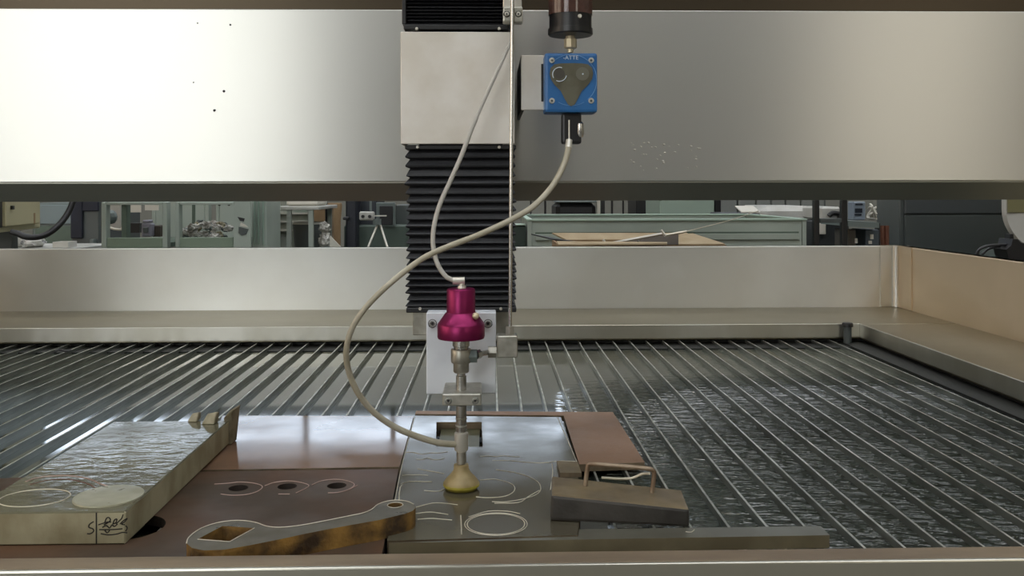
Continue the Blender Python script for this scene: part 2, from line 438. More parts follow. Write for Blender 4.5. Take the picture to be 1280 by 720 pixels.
# slats, each a worn steel strip on edge
PITCH, X0 = 0.0441, 0.103
random.seed(5)
for k in range(-35, 19):
    bm = B()
    n = 26
    th = 0.0015
    L, R_, LB, RB = [], [], [], []
    x = X0 + k * PITCH
    ph = random.uniform(0, 50)
    for i in range(n + 1):
        y = 0.891 + (YRIM + .012 - 0.891) * i / n
        dx = 0.0016 * noise.noise(Vector((ph, y * 3.1, 0)))
        dz = 0.0011 * noise.noise(Vector((ph + 9, y * 9.0, 3)))
        xx = x + dx
        zt = ZS - 0.0009 + dz * (1 if y > 1.7 else .4) - .0004
        L.append(bm.verts.new((xx - th, y, min(zt, ZS - .0002)))); R_.append(bm.verts.new((xx + th, y, min(zt, ZS - .0002))))
        LB.append(bm.verts.new((xx - th, y, ZS - .10))); RB.append(bm.verts.new((xx + th, y, ZS - .10)))
    for i in range(n):
        bm.faces.new((L[i], L[i + 1], R_[i + 1], R_[i]))
        bm.faces.new((L[i], LB[i], LB[i + 1], L[i + 1]))
        bm.faces.new((R_[i], R_[i + 1], RB[i + 1], RB[i]))
        bm.faces.new((LB[i], RB[i], RB[i + 1], LB[i + 1]))
    bm.faces.new((L[0], R_[0], RB[0], LB[0])); bm.faces.new((L[n], LB[n], RB[n], R_[n]))
    o = put('slat', bm, SLAT, tank, False, [SLAT_TOP])
    for f in o.data.polygons:
        if f.normal.z > .7: f.material_index = 1
put('gap_shade_strip', box(B(), (XRIM - .052, 0.891, ZS - .06), (XRIM + .011, YRIM + .019, ZS - .006)), TANK_IN, tank)  # black strip added to paint the shade in the gap beside the rim
put('gap_shade_strip', box(B(), (XL, YRIM - .075, ZS - .0125), (XRIM - .053, YRIM + .019, ZS - .0085)), TANK_IN, tank)  # same painted shade for the gap along the back rim
# cross bar that carries the far ends of the slats
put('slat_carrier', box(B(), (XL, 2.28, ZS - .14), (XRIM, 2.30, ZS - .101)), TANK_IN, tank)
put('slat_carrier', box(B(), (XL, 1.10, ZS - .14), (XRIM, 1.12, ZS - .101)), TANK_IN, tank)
wt = B()
r = bmesh.ops.create_grid(wt, x_segments=8, y_segments=6, size=0.5,
      matrix=Matrix.Translation(((XL + XRIM) / 2, (0.891 + YRIM + .02) / 2, ZS - .0105)) @ Matrix.Diagonal((XRIM + .01 - XL, YRIM + .02 - 0.891, 1, 1)))
tag(put('tank_water', wt, WATER), 'dark murky water standing between the tank slats', 'water', kind='stuff')

# ------------------------------------------------------------------ gantry beam
YG = 1.42
zt, zb = on_y(640, 12.5, YG).z, on_y(640, 227, YG).z
zc = on_y(640, 251, YG + .035).z
gan = empty('gantry_beam', (0, YG + .2, 0), 'wide brushed stainless gantry beam spanning above the slat bed', 'gantry')
gx0, gx1 = -1.85, 1.55
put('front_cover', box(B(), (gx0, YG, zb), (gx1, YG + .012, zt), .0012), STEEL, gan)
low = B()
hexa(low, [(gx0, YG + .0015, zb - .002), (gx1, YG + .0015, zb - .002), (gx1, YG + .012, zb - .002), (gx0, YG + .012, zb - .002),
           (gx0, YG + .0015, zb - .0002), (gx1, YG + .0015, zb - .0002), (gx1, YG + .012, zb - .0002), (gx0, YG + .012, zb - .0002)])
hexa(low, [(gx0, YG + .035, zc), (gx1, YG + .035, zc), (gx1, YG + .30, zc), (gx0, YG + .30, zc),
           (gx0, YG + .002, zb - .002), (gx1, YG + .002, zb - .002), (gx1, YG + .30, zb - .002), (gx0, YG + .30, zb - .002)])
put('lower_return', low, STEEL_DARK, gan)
up = B()
box(up, (gx0, YG + .03, zt + .0005), (gx1, YG + .30, zt + .16))
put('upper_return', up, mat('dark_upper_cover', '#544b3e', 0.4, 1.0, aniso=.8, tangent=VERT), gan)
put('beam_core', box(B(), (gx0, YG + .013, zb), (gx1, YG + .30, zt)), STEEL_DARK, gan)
for xs in (gx0, gx1 - .22):
    put('end_support', box(B(), (xs, YG + .02, 0), (xs + .22, YG + .29, zc - .001), .004), GREY_MID, gan)

for px, py, rr in ((247, 29, .0012), (288, 31, .0018), (242, 103, .0012), (280, 114, .0022), (268, 138, .0022)):
    c = on_y(px, py, YG)
    put('weld_spatter', lump(B(), (c.x, YG - .0004, c.z), (rr, .0012, rr), px, 1, .3), BLACK_METAL, gan)
rs = random.Random(8)
dr = B()
for i in range(34):
    c = on_y(783 + rs.random() * 92, 178 + rs.random() * 36, YG)
    k = rs.uniform(.0006, .0015)
    bmesh.ops.create_icosphere(dr, subdivisions=1, radius=1, matrix=Matrix.Translation((c.x, YG - .0003, c.z)) @ Matrix.Diagonal((k * 1.6, .0009, k, 1)))
tag(put('water_droplets', dr, mat('pale_droplet', '#dcd8cc', .2), gan), kind='stuff')
# ------------------------------------------------------------------ Z axis: column, bellows, cover plate
YC = 1.25
def bellows(x0, x1, ztop, zbot, n, yb, depth, grow=0.0):
    """rectangular pleated sleeve; pleats close up towards the bottom"""
    bm = B()
    ts = [0.0]
    for i in range(n): ts.append(ts[-1] + 1.0 - grow * i / n)
    ts = [t / ts[-1] for t in ts]
    rings = []
    def ring(z, e, dx):
        v = [(x0 - e + dx, yb - e), (x1 + e + dx, yb - e), (x1 + e + dx, yb + depth), (x0 - e + dx, yb + depth)]
        rings.append([bm.verts.new((a, b, z)) for a, b in v])
    for i in range(n):
        za, zb_ = ztop + (zbot - ztop) * ts[i], ztop + (zbot - ztop) * ts[i + 1]
        dx = random.uniform(-.0012, .0012)
        ring(za, 0.0, 0)
        ring(za * .35 + zb_ * .65, .0052 + random.uniform(-.001, .0012), dx)
        ring(za * .18 + zb_ * .82, .0052, dx)
    ring(zbot, 0, 0)
    for a, b in zip(rings, rings[1:]):
        for i in range(4): bm.faces.new((a[i], a[(i + 1) % 4], b[(i + 1) % 4], b[i]))
    bm.faces.new(rings[0]); bm.faces.new(rings[-1])
    return bm
zax = empty('z_axis_column', on_y(575, 388, YC + .08), 'upright pleated black lift column with a pale cover plate on the gantry', 'machine column')
xa, xb = on_y(512.5, 250, YC).x, on_y(639.5, 250, YC).x
zA, zB = on_y(576, 181, YC).z, on_y(576, 388, YC).z
put('column_body', box(B(), (xa + .012, YC + .006, zB + .001), (xb - .012, YG - .0005, on_y(576, -120, YC).z)), BLACK_METAL, zax)
random.seed(3)
put('bellows', bellows(xa, xb, zA - .007, zB + .005, 20, YC, .12, .35), RUBBER, zax)
put('bellows_flange', box(B(), (xa - .006, YC - .007, zA - .0065), (xb + .006, YC + .11, zA - .0005), .001), BLACK_METAL, zax)
put('bellows_flange', box(B(), (xa - .005, YC - .007, zB - .002), (xb + .006, YC + .13, zB + .0045), .001), BLACK_METAL, zax)
p0, p1 = on_y(501, 180, YC - .012), on_y(643, 40, YC - .012)
cov = B()
box(cov, (p0.x, YC - .012, p0.z), (p1.x, YC - .009, p1.z), .0008)
box(cov, (p1.x - .003, YC - .0088, p0.z), (p1.x, YC + .06, p1.z))
box(cov, (p0.x, YC - .0088, p0.z), (p0.x + .003, YC + .06, p1.z))
put('cover_plate', cov, COVER, zax)
ua, ub = on_y(508, 20, YC).x, on_y(634, 20, YC).x
zU0, zU1 = on_y(576, 32, YC).z, on_y(576, -110, YC).z
put('bellows', bellows(ua + .006, ub, zU1, zU0, 34, YC, .12, .0), RUBBER, zax)
put('bellows_flange', box(B(), (ua - .003, YC - .009, on_y(576, 38.5, YC).z), (ub + .002, YC + .11, zU0), .001), BLACK_METAL, zax)
put('side_channel', box(B(), (on_y(503, 0, YC).x, YC - .007, zU0 + .0005), (on_y(508, 0, YC).x, YC + .1, zU1), .0008), BLACK_METAL, zax)
def rivet(px, py, Y, r, m, parent, name='bolt', d=.003):
    c = on_y(px, py, Y)
    bm = B(); cyl(bm, (c.x, Y + .001, c.z), (c.x, Y - d, c.z), r, r * .75, 14)
    return put(name, bm, m, parent, True)
for px, py in ((521, 36), (624, 36)): rivet(px, py, YC - .009, .0025, NICKEL, zax)
for px, py in ((522, 184), (624, 184), (525, 386), (626, 386)): rivet(px, py, YC - .007, .0023, NICKEL, zax)
# foot of the column under the lower flange
f0, f1 = on_y(516, 419, YC + .01), on_y(640, 390, YC + .01)
put('column_foot', box(B(), (f0.x, YC + .01, f0.z), (f1.x, YC + .10, zB - .0025), .001), CHROME_DULL, zax)
# rail on the right side of the column carrying the clamp
put('guide_rail', box(B(), (on_y(629, 0, 1.215).x, 1.222, on_y(640, 27, 1.215).z), (on_y(652.5, 0, 1.215).x, 1.238, zU1), .001), NICKEL, zax)
# ------------------------------------------------------------------ high-pressure pipe with its clamp and valve block
YP = 1.205
clp = empty('pipe_clamp', on_y(640, 28, YP), 'small grey two-bolt clamp block holding the pipe beside the upper bellows', 'clamp')
c0, c1 = on_y(628.5, 28, YP), on_y(653.5, 8, YP)
put('clamp_block', box(B(), (c0.x, YP, c0.z), (c1.x, YP + .017, c1.z), .0022, 2), CHROME_DULL, clp)
for px in (633.5, 648):
    b_ = rivet(px, 17.5, YP - .0005, .0046, BLACK_METAL, clp, 'bolt_washer', .0008)
    rivet(px, 17.5, YP - .0012, .0035, NICKEL, b_, 'bolt_head', .0025)
    rivet(px, 17.5, YP - .0035, .0016, BLACK, b_, 'hex_socket', .0004)
pipe = empty('high_pressure_pipe', on_y(636, 448, YP + .006), 'thin straight steel pressure pipe running down to a square block', 'pipe')
pt, pb = on_y(641, -60, YP - .004), on_y(637.5, 412, YP - .004)
put('pipe', cyl(B(), pt, pb, .0024, n=14), CHROME, pipe, True)
nb = B()
cyl(nb, on_y(637.3, 408, YP - .004), on_y(637.3, 419.5, YP - .004), .0058, .0064, 6)
put('pipe_nut', nb, CHROME_DULL, pipe)
v0, v1 = on_y(621.5, 447.5, 1.19), on_y(647, 420, 1.19)
put('elbow_block', box(B(), (v0.x, 1.19, v0.z), (v1.x, 1.217, v1.z), .0012), CHROME_DULL, pipe)
q = on_y(621, 440, 1.20)
put('block_nut', cyl(B(), (q.x - .0115, 1.20, q.z), (q.x - .0005, 1.20, q.z), .0078, n=6), CHROME_DULL, pipe)

# ------------------------------------------------------------------ cutting head
YH = 1.168
hx = on_y(576.3, 400, YH).x
def zh(py): return on_y(576.3, py, YH).z
S = YH / FPX
head = empty('waterjet_tool', (hx, YH, zh(612)), 'waterjet cutting head with magenta valve cap, steel body and flared nozzle skirt', 'cutting head')
mp0, mp1 = on_y(533, 493, 1.215), on_y(620, 390.5, 1.215)
put('mounting_plate', box(B(), (mp0.x, 1.215, mp0.z), (mp1.x, 1.2565, mp1.z), .0012), PLATE_WHITE, head)
for px, py in ((540.5, 404.5), (610, 404.5)):
    b_ = rivet(px, py, 1.215, .0068, BLACK_METAL, head, 'bolt_washer', .001)
    rivet(px, py, 1.214, .0054, CHROME, b_, 'bolt_head', .005)
    rivet(px, py, 1.209, .0027, BLACK, b_, 'hex_socket', .0004)
cap = B()
lathe(cap, (hx, YH), [(r * S, zh(y)) for r, y in ((13, 360), (16.5, 360.4), (17.8, 362.5), (18, 390), (19.5, 391), (28.6, 403.5), (29.6, 405.5), (29.6, 420), (28.8, 422.5), (20, 423))], 56)
put('valve_cap', cap, MAGENTA, head, True)
body = B()
lathe(body, (hx, YH), [(r * S, zh(y)) for r, y in ((10.8, 422), (10.8, 432), (9.5, 433), (9.5, 435), (10.8, 436))], 32)
put('valve_neck', body, CHROME, head, True)
bd = B()
cx_ = hx
lathe(bd, (cx_, YH), [(r * S, zh(y)) for r, y in ((9, 435.5), (12.2, 436), (12.8, 437), (12.8, 451), (12, 453), (9.8, 453.5), (9.8, 464), (8.8, 465.5), (6, 466))], 36)
put('valve_body', bd, CHROME_DULL, head, True)
port = B()
pz = zh(445)
cyl(port, (hx + 9 * S, YH, pz), (hx + 20 * S, YH, pz), .0088, n=6)
put('inlet_port', port, GREY_MID, head)
nip = B()
cyl(nip, (hx + 18 * S, YH + .002, pz + .001), (on_y(612, 440, 1.20).x, 1.20, on_y(612, 440, 1.20).z), .0036, n=14)
cyl(nip, (hx + 19.5 * S, YH + .003, pz + .001), (hx + 24 * S, YH + .006, pz + .0015), .0058, n=6)
put('inlet_pipe', nip, CHROME, head)
st = B()
lathe(st, (hx, YH), [(r * S, zh(y)) for r, y in ((5.4, 465.5), (5.4, 469), (6.6, 469.5), (6.6, 494))], 28)
put('nozzle_stem', st, CHROME, head, True)
kb0, kb1 = on_y(553, 507.5, 1.143), on_y(601.5, 492.5, 1.143)
put('clamp_block', box(B(), (kb0.x, 1.143, kb0.z), (kb1.x, 1.2145, kb1.z), .0012), CHROME_DULL, head)
for px in (560.5, 594):
    b_ = rivet(px, 501, 1.143, .0052, GREY_MID, head, 'bolt_washer', .0008)
    rivet(px, 501, 1.1425, .0042, CHROME, b_, 'bolt_head', .003)
    rivet(px, 501, 1.1396, .0019, BLACK, b_, 'hex_socket', .0004)
lw = B()
lathe(lw, (hx, YH), [(r * S, zh(y)) for r, y in ((6.6, 507), (6.6, 539), (5.4, 539.5), (5.4, 541))], 28)
put('nozzle_stem', lw, CHROME, head, True)
for y in (522, 531):
    put('stem_ring', lathe(B(), (hx, YH), [(6.7 * S, zh(y)), (7.1 * S, zh(y + .4)), (7.1 * S, zh(y + 1.6)), (6.7 * S, zh(y + 2))], 28), CHROME_DULL, head, True)
mx = B()
lathe(mx, (hx, YH), [(r * S, zh(y)) for r, y in ((7, 540), (8.5, 540.8), (8.6, 561.5), (7.8, 563), (5.4, 563.4), (5.4, 566))], 32)
put('mixing_chamber', mx, NICKEL, head, True)
ft = B()
lathe(ft, (hx, YH), [(r * S, zh(y)) for r, y in ((6, 565), (6.1, 578), (4.5, 578.5), (4.5, 583))], 28)
put('focusing_tube', ft, CHROME_DULL, head, True)
sk = B()
lathe(sk, (hx, YH), [(r * S, zh(y)) for r, y in ((5, 580), (9.2, 580.5), (9.6, 587), (13, 592), (19, 598), (22.4, 603), (22.4, 605), (19.5, 605.2), (8, 590)) ], 44, caps=False)
put('splash_skirt', sk, SKIRT, head, True)
rm = B()
lathe(rm, (hx, YH), [(r * S, zh(y)) for r, y in ((22.6, 603.2), (22.8, 606), (20, 609.5), (10, 611.5), (4, 611.8))], 44, caps=True)
put('skirt_rim', rm, SKIRT_RIM, head, True)
# top elbow, side port
eb = B()
e0, e1, e2 = on_y(577.5, 361, YH), on_y(577.2, 351, YH), on_y(566, 350.2, YH)
cyl(eb, (hx + .001, YH, zh(360.5)), (hx + .001, YH, zh(357)), .0058, .005, 16)
cyl(eb, (hx + .001, YH, zh(358)), (hx + .001, YH, zh(347.5)), .0036, n=14)
cyl(eb, (hx + .0046, YH, zh(350.8)), (hx - .0105, YH - .001, zh(351)), .0048, n=16)
put('air_elbow', eb, NICKEL, head, True)
kb = B()
k = Vector((hx + 18.5 * S, YH - 15 * S, zh(393)))
lump(kb, k, (.0046, .0046, .0046), 1, 2, .12)
put('vent_plug', kb, BRASS, head, True)

# ------------------------------------------------------------------ abrasive feeder and its hopper
YF = 1.215
feed = empty('abrasive_feeder', on_y(714, 142, YF + .02), 'square blue metering block with a dark clear window beside the column', 'feeder')
g0, g1 = on_y(681, 140.5, YF), on_y(747, 66, YF)
put('feeder_block', box(B(), (g0.x, YF, g0.z), (g1.x, YF + .042, g1.z), .004, 2), BLUE, feed)
def fp(px, py): 
    p = on_y(px, py, YF); return (p.x, p.z)
hpts = [(687, 92), (688, 85), (693, 80.5), (701, 79.3), (714, 79), (727, 79.3), (735, 80.5), (740, 85), (741.5, 92), (740, 99), (735, 106), (727, 114), (722, 124), (718, 131), (714, 132.8), (710, 131), (706, 124), (701, 114), (693, 106), (688.5, 99)]
put('sight_window', upright(B(), [fp(*p) for p in hpts], YF - .0012, YF + .0005), WINDOW, feed)
def arc_tube(bm, cpx, cpy, r, a0, a1, Y, rad, n=14):
    sweep(bm, [on_y(cpx + r * math.cos(a0 + (a1 - a0) * i / n), cpy + r * math.sin(a0 + (a1 - a0) * i / n), Y) for i in range(n + 1)], rad, 6, k=0)
aw = B()
arc_tube(aw, 699.5, 93, 8.7, math.radians(150), math.radians(290), YF - .0015, .0006)
arc_tube(aw, 699.5, 93, 8.7, math.radians(10), math.radians(120), YF - .0015, .0006)
put('wheel_ring', aw, WHITE, feed)
dk = B(); c = on_y(699.5, 92.5, YF)
cyl(dk, (c.x, YF - .001, c.z), (c.x, YF - .0018, c.z), .0068, n=24)
put('metering_wheel', dk, mat('dark_wheel', '#45423a', .5), feed)
dk = B(); c = on_y(728, 92.5, YF)
cyl(dk, (c.x, YF - .001, c.z), (c.x, YF - .0016, c.z), .0088, n=24)
wh = put('metering_wheel', dk, mat('olive_wheel', '#68675a', .4), feed)
rivet(728.5, 92.5, YF - .0016, .0014, WHITE, wh, 'wheel_pin', .0006)
wr = B(); arc_tube(wr, 714, 100, 32, math.radians(-58), math.radians(50), YF - .0006, .00045)
arc_tube(wr, 714, 100, 32, math.radians(60), math.radians(120), YF - .0006, .0003)
arc_tube(wr, 714, 100, 32, math.radians(-140), math.radians(-40), YF - .0002, .0004)
put('window_rim', wr, mat('pale_blue_edge', '#6f9fd2', .3), feed)
for px, py in ((690, 75.5), (739, 75.5), (690, 126), (739, 126)):
    b_ = rivet(px, py, YF, .0043, NICKEL, feed, 'bolt_head', .002)
    rivet(px, py, YF - .002, .0020, GREY_DK, b_, 'hex_socket', .0004)
# lettering on the block
def letters(s, px, py, Y, size, m, parent, name='lettering', spacing=1.0):
    cu = bpy.data.curves.new(name, 'FONT'); cu.body = s; cu.size = size; cu.align_x = 'CENTER'; cu.align_y = 'CENTER'; cu.extrude = .0002
    cu.space_character = spacing
    o = bpy.data.objects.new(name, cu); COL.objects.link(o)
    dg = bpy.context.evaluated_depsgraph_get(); dg.update()
    me = bpy.data.meshes.new_from_object(o.evaluated_get(dg))
    bpy.data.objects.remove(o)
    c = on_y(px, py, Y)
    bm = B(); bm.from_mesh(me)
    bmesh.ops.transform(bm, matrix=Matrix.Translation(c) @ Matrix.Rotation(math.radians(90), 4, 'X'), verts=bm.verts[:])
    return put(name, bm, m, parent)
letters('-ATTE', 713.5, 72.2, YF - .0004, .0075, WHITE, feed)
# letters('AATE', 716.5, 75.6, YF - .0004, .0036, WHITE, feed)
h0, h1 = on_y(651.5, 137.5, 1.245), on_y(684, 69, 1.245)
put('bracket_plate', box(B(), (h0.x, 1.245, h0.z), (h1.x, 1.2515, h1.z), .0008), COVER, feed)
s0, s1 = on_y(676.5, 127, 1.245), on_y(681.5, 80, 1.245)
put('bracket_slot', box(B(), (s0.x, 1.2436, s0.z), (s1.x + .004, 1.2449, s1.z)), BLACK, feed)
put('bracket_arm', box(B(), (h0.x, 1.252, h0.z), (h0.x + .004, YG - .0005, h1.z)), BLACK_METAL, feed)
o0, o1 = on_y(703, 179.5, 1.222), on_y(727, 142, 1.222)
ob = B()
box(ob, (o0.x, 1.222, o0.z), (o1.x, 1.246, on_y(715, 141.5, 1.222).z), .003, 2)
put('outlet_block', ob, BLACK, feed)
c = on_y(724.5, 162, 1.222)
rb = B(); cyl(rb, (c.x - .001, 1.2225, c.z - .004), (c.x + .004, 1.228, c.z - .004), .001)
bm = B(); lathe(bm, (c.x + .001, 1.226), [(.0015, c.z + .012), (.005, c.z + .008), (.0055, c.z - .005), (.004, c.z - .010)], 16)
rb.free(); put('outlet_knob', bm, CHROME, feed, True)
c = on_y(711.5, 150, 1.2215); d = on_y(711.5, 174, 1.2215)
put('outlet_wire', cyl(B(), c, d, .0012, n=8), NICKEL, feed, True)
c = on_y(711.5, 175, 1.218); d = on_y(710.5, 185, 1.214)
put('outlet_fitting', cyl(B(), c, d, .0042, .0046, 14), NICKEL, feed, True)
YO = YF + .02
ox = on_y(713, 30, YO).x
def zo(py): return on_y(713, py, YO).z
SO = YO / FPX
hop = empty('abrasive_hopper', (ox, YO, zo(64)), 'smoky clear cylinder of brown grit with a black collar above the blue block', 'hopper')
put('clear_tube', lathe(B(), (ox, YO), [(r * SO, zo(y)) for r, y in ((24.6, -150), (27.6, -150), (27.6, 19.5), (24.6, 19.5))], 48, caps=False), CLEAR, hop, True)
put('grit_fill', lathe(B(), (ox, YO), [(r * SO, zo(y)) for r, y in ((2, -95), (24, -90), (24, 19), (2, 19))], 40), GARNET, hop, True)
put('collar', lathe(B(), (ox, YO), [(r * SO, zo(y)) for r, y in ((24, 19), (26.4, 19.6), (26.6, 36.5), (24, 36.7))], 48), BLACK, hop, True)
put('base_ring', lathe(B(), (ox, YO), [(r * SO, zo(y)) for r, y in ((25, 36), (28, 36.6), (28.2, 43), (26.6, 44.6), (12, 45))], 48), mat('black_ring', '#222222', .35), hop, True)
c = Vector((ox + 9 * SO, YO - 25.6 * SO, zo(25)))
put('collar_screw', cyl(B(), (c.x, c.y + .002, c.z), (c.x + .0004, c.y - .0018, c.z), .0029, .0024, 14), NICKEL, hop, True)
fb = B()
lathe(fb, (ox, YO), [(r * SO, zo(y)) for r, y in ((6, 44.6), (6.2, 48), (8, 49), (8, 59.5), (6.5, 61), (4, 61.3), (4, 66))], 8)
put('outlet_nut', fb, BRASS, hop)

# ------------------------------------------------------------------ hoses
hp = [(711, 184, 1.214), (706, 203, 1.205), (692, 230, 1.18), (670, 255, 1.155), (645, 271.5, 1.13), (602, 292, 1.105), (562, 307.5, 1.09), (532, 321, 1.08),
      (505, 340, 1.075), (479, 362, 1.07), (456, 386, 1.07), (440, 411, 1.075), (433, 437, 1.08), (435.5, 462, 1.09), (447, 490, 1.10), (467, 515, 1.115), (494, 534, 1.13), (524, 546.5, 1.145), (549, 553.5, 1.155), (569, 555.5, 1.165)]
hb = sweep(B(), [on_y(*p) for p in hp], lambda t: (.0040 - .0006 * math.sin(min(1, t / .9) * math.pi)), 12, k=8)
h_ = put('abrasive_hose', hb, HOSE, None, True)
tag(h_, 'thick cloudy cream hose looping left from the blue block to the nozzle', 'hose')
ap = [(641, 46, 1.228), (633, 64, 1.215), (618, 97, 1.205), (603, 130, 1.20), (590, 160, 1.195), (577, 194, 1.19), (563, 226, 1.185), (550, 255, 1.18), (542.5, 283, 1.175), (541.5, 308, 1.172), (547, 330, 1.17), (557, 345, 1.168), (568, 351, YH - .001)]
ah = put('air_hose', sweep(B(), [on_y(*p) for p in ap], lambda t: .0024 if t < .3 else .0030, 10, k=8), HOSE_GREY, None, True)
tag(ah, 'thin grey air hose curving down across the bellows to the magenta cap', 'hose')

# ------------------------------------------------------------------ plates and blanks on the slats
def xy(px, py, z):
    p = on_z(px, py, z); return (p.x, p.y)
def ell(px, py, rx, z, n=24, ry=None):
    c = on_z(px, py, z); rr = rx / FPX * (c.y)
    return [(c.x + rr * math.cos(2 * math.pi * i / n), c.y + (ry or 1.0) * rr * math.sin(2 * math.pi * i / n)) for i in range(n)]
def plate(name, label, cat, outline, holes, z0, z1, m, ms, group=None):
    bm = prism(B(), outline, holes, ZS + z0, ZS + z1)
    o = put(name, bm, m, None, False, [ms])
    side_material(o)
    tag(o, label, cat, group)
    return o
def cut(parent, pts, r=.0006, m=None, k=4):
    return put('cut_line', sweep(B(), pts, r, 6, k=k, flat=.6), m or CUT, parent, True)
Zp = 0.012
# front brown plate with three holes
seamx_f = xy(483, 688, Zp); seamx_b = xy(499.5, 586, Zp)
base = plate('holed_plate', 'large flat brown steel plate with three round holes in a row', 'steel plate',
      [(-0.72, .896), (seamx_f[0] - .001, .896), (seamx_b[0] - .001, seamx_b[1]), (xy(247, 589.5, Zp)[0], xy(247, 589.5, Zp)[1]), (-0.66, 1.235)],
      [ell(298, 610, 12, Zp), ell(359, 608, 12, Zp), ell(421, 607, 12, Zp), ell(160, 659, 44, Zp, 30)], 0, Zp, RUST, mat('shaded_bore_edge', '#2f261f', .7))  # edge colour darkened to paint the shade inside the holes
def zz(px, py, z): return on_z(px, py, z + .0003)
for pts in ([(268, 605), (285, 604), (300, 602.5), (318, 604), (328, 608), (322, 614), (308, 618), (290, 619), (276, 617.5)],
            [(331, 607), (343, 603), (360, 601), (376, 603), (386, 606.5), (381, 611), (370, 616)],
            [(348, 617.5), (362, 617.5)],
            [(390, 606), (402, 601), (420, 599), (436, 601.5), (443, 606), (435, 612), (422, 615.5), (410, 616)],
            [(436, 612), (447, 606.5)]):
    cut(base, [zz(*p, Zp) for p in pts], .0007, CUT_PINK)
# back brown plate, wet
bp_ = plate('wet_plate', 'wet brown steel plate lying behind the plate with holes', 'steel plate',
      [xy(249, 587.5, .010), xy(499.5, 583.5, .010), xy(517, 520, .010), xy(278, 519.5, .010)], [], 0, .010, RUST_WET, RUST_EDGE)
# middle grey plate
sq = [xy(545, 558.5, .014), xy(603.5, 558.5, .014), xy(602, 527.5, .014), xy(545.5, 527.5, .014)]
gp = plate('cut_plate', 'wet grey steel plate with a square opening under the nozzle', 'steel plate',
      [xy(484, 676, .014), xy(722, 669, .014), xy(726, 634, .014), xy(722, 579, .014), xy(701, 521.5, .014), xy(518, 519.5, .014), xy(500.8, 586, .014)],
      [sq], 0, .014, GREY_WET, RUST_EDGE)
Zg = .014
for pts in ([(518.3, 521), (510, 552), (500.5, 590), (490, 645)], [(697, 522), (709, 549), (721, 577)],
            [(498, 632), (504, 604), (540, 602)], [(620, 587), (650, 592), (672, 602), (675, 614), (660, 622), (634, 627), (615, 627)],
            [(522, 586), (545, 590), (555, 592)], [(600, 600), (620, 599), (640, 605), (643, 613), (632, 620), (610, 622), (595, 621)],
            [(618, 629), (648, 628), (660, 621), (674, 613)], [(520, 634), (540, 629), (556, 629), (572, 631)],
            [(519, 642), (538, 640), (560, 643)], [(522, 649), (540, 648), (565, 650)], [(560, 609), (548, 614), (530, 613)],
            [(576, 644), (577, 668)], [(586, 646), (610, 639), (634, 639), (650, 642)],
            [(690, 579), (691, 592), (688, 612)]):
    cut(gp, [zz(*p, Zg) for p in pts], .0006)
put('opening_floor', box(B(), (sq[0][0] + .0005, sq[0][1] + .0005, ZS + .0002), (sq[2][0] - .003, sq[2][1] - .0005, ZS + .003)), mat('olive_floor', '#6b6a4c', .35, vary='#5a5a40', vscale=20), gp)
ce = on_z(620, 655, Zg)
for rr in (39, 36):
    cut(gp, [Vector((a, b, ZS + Zg + .0003)) for a, b in (ell(620, 655, rr, Zg, 30) + [ell(620, 655, rr, Zg, 30)[0]])], .0006, k=2)
for i, (x0, x1, y) in enumerate(((505, 560, 566), (520, 556, 574), (600, 650, 570), (615, 720, 577), (503, 535, 594))):
    pts = [zz(x0 + (x1 - x0) * j / 5, y + random.uniform(-1.6, 1.6), Zg) for j in range(6)]
    cut(gp, pts, .0005)
# right brown plate, hooked behind the grey one
rp = plate('rusty_plate', 'dry orange-brown steel plate at the right back corner of the grey plate', 'steel plate',
      [xy(724, 580.5, .010), xy(806, 578, .010), xy(766, 515, .010), xy(520, 513.5, .010), xy(519, 517.5, .010), xy(704.5, 519.5, .010)], [], 0, .010, RUST_LIGHT, RUST_EDGE)
# flat bar in the front
fbp = [xy(486, 677.5, .014), xy(1037, 668.5, .014), xy(1024, 657, .014), xy(724, 662, .014), xy(726, 669.5, .014)]
fbar = plate('flat_bar', 'long narrow grey steel bar along the front edge of the bed', 'steel bar',
      [xy(486, 687, .014) if 0 else xy(486, 678.5, .014), (xy(1037, 669, .014)), xy(1026, 657.5, .014), xy(724, 661.5, .014), xy(722.5, 670.5, .014)], [], 0, .014,
      mat('wet_bar', '#77766a', .3, .4, vary='#68655a', vscale=14), mat('bar_edge', '#857b60', .5, .1, vary='#6d634b', vscale=14))
cut(fbar, [zz(857, 664.5, .014), zz(864, 665, .014), zz(868, 662, .014)], .0006)

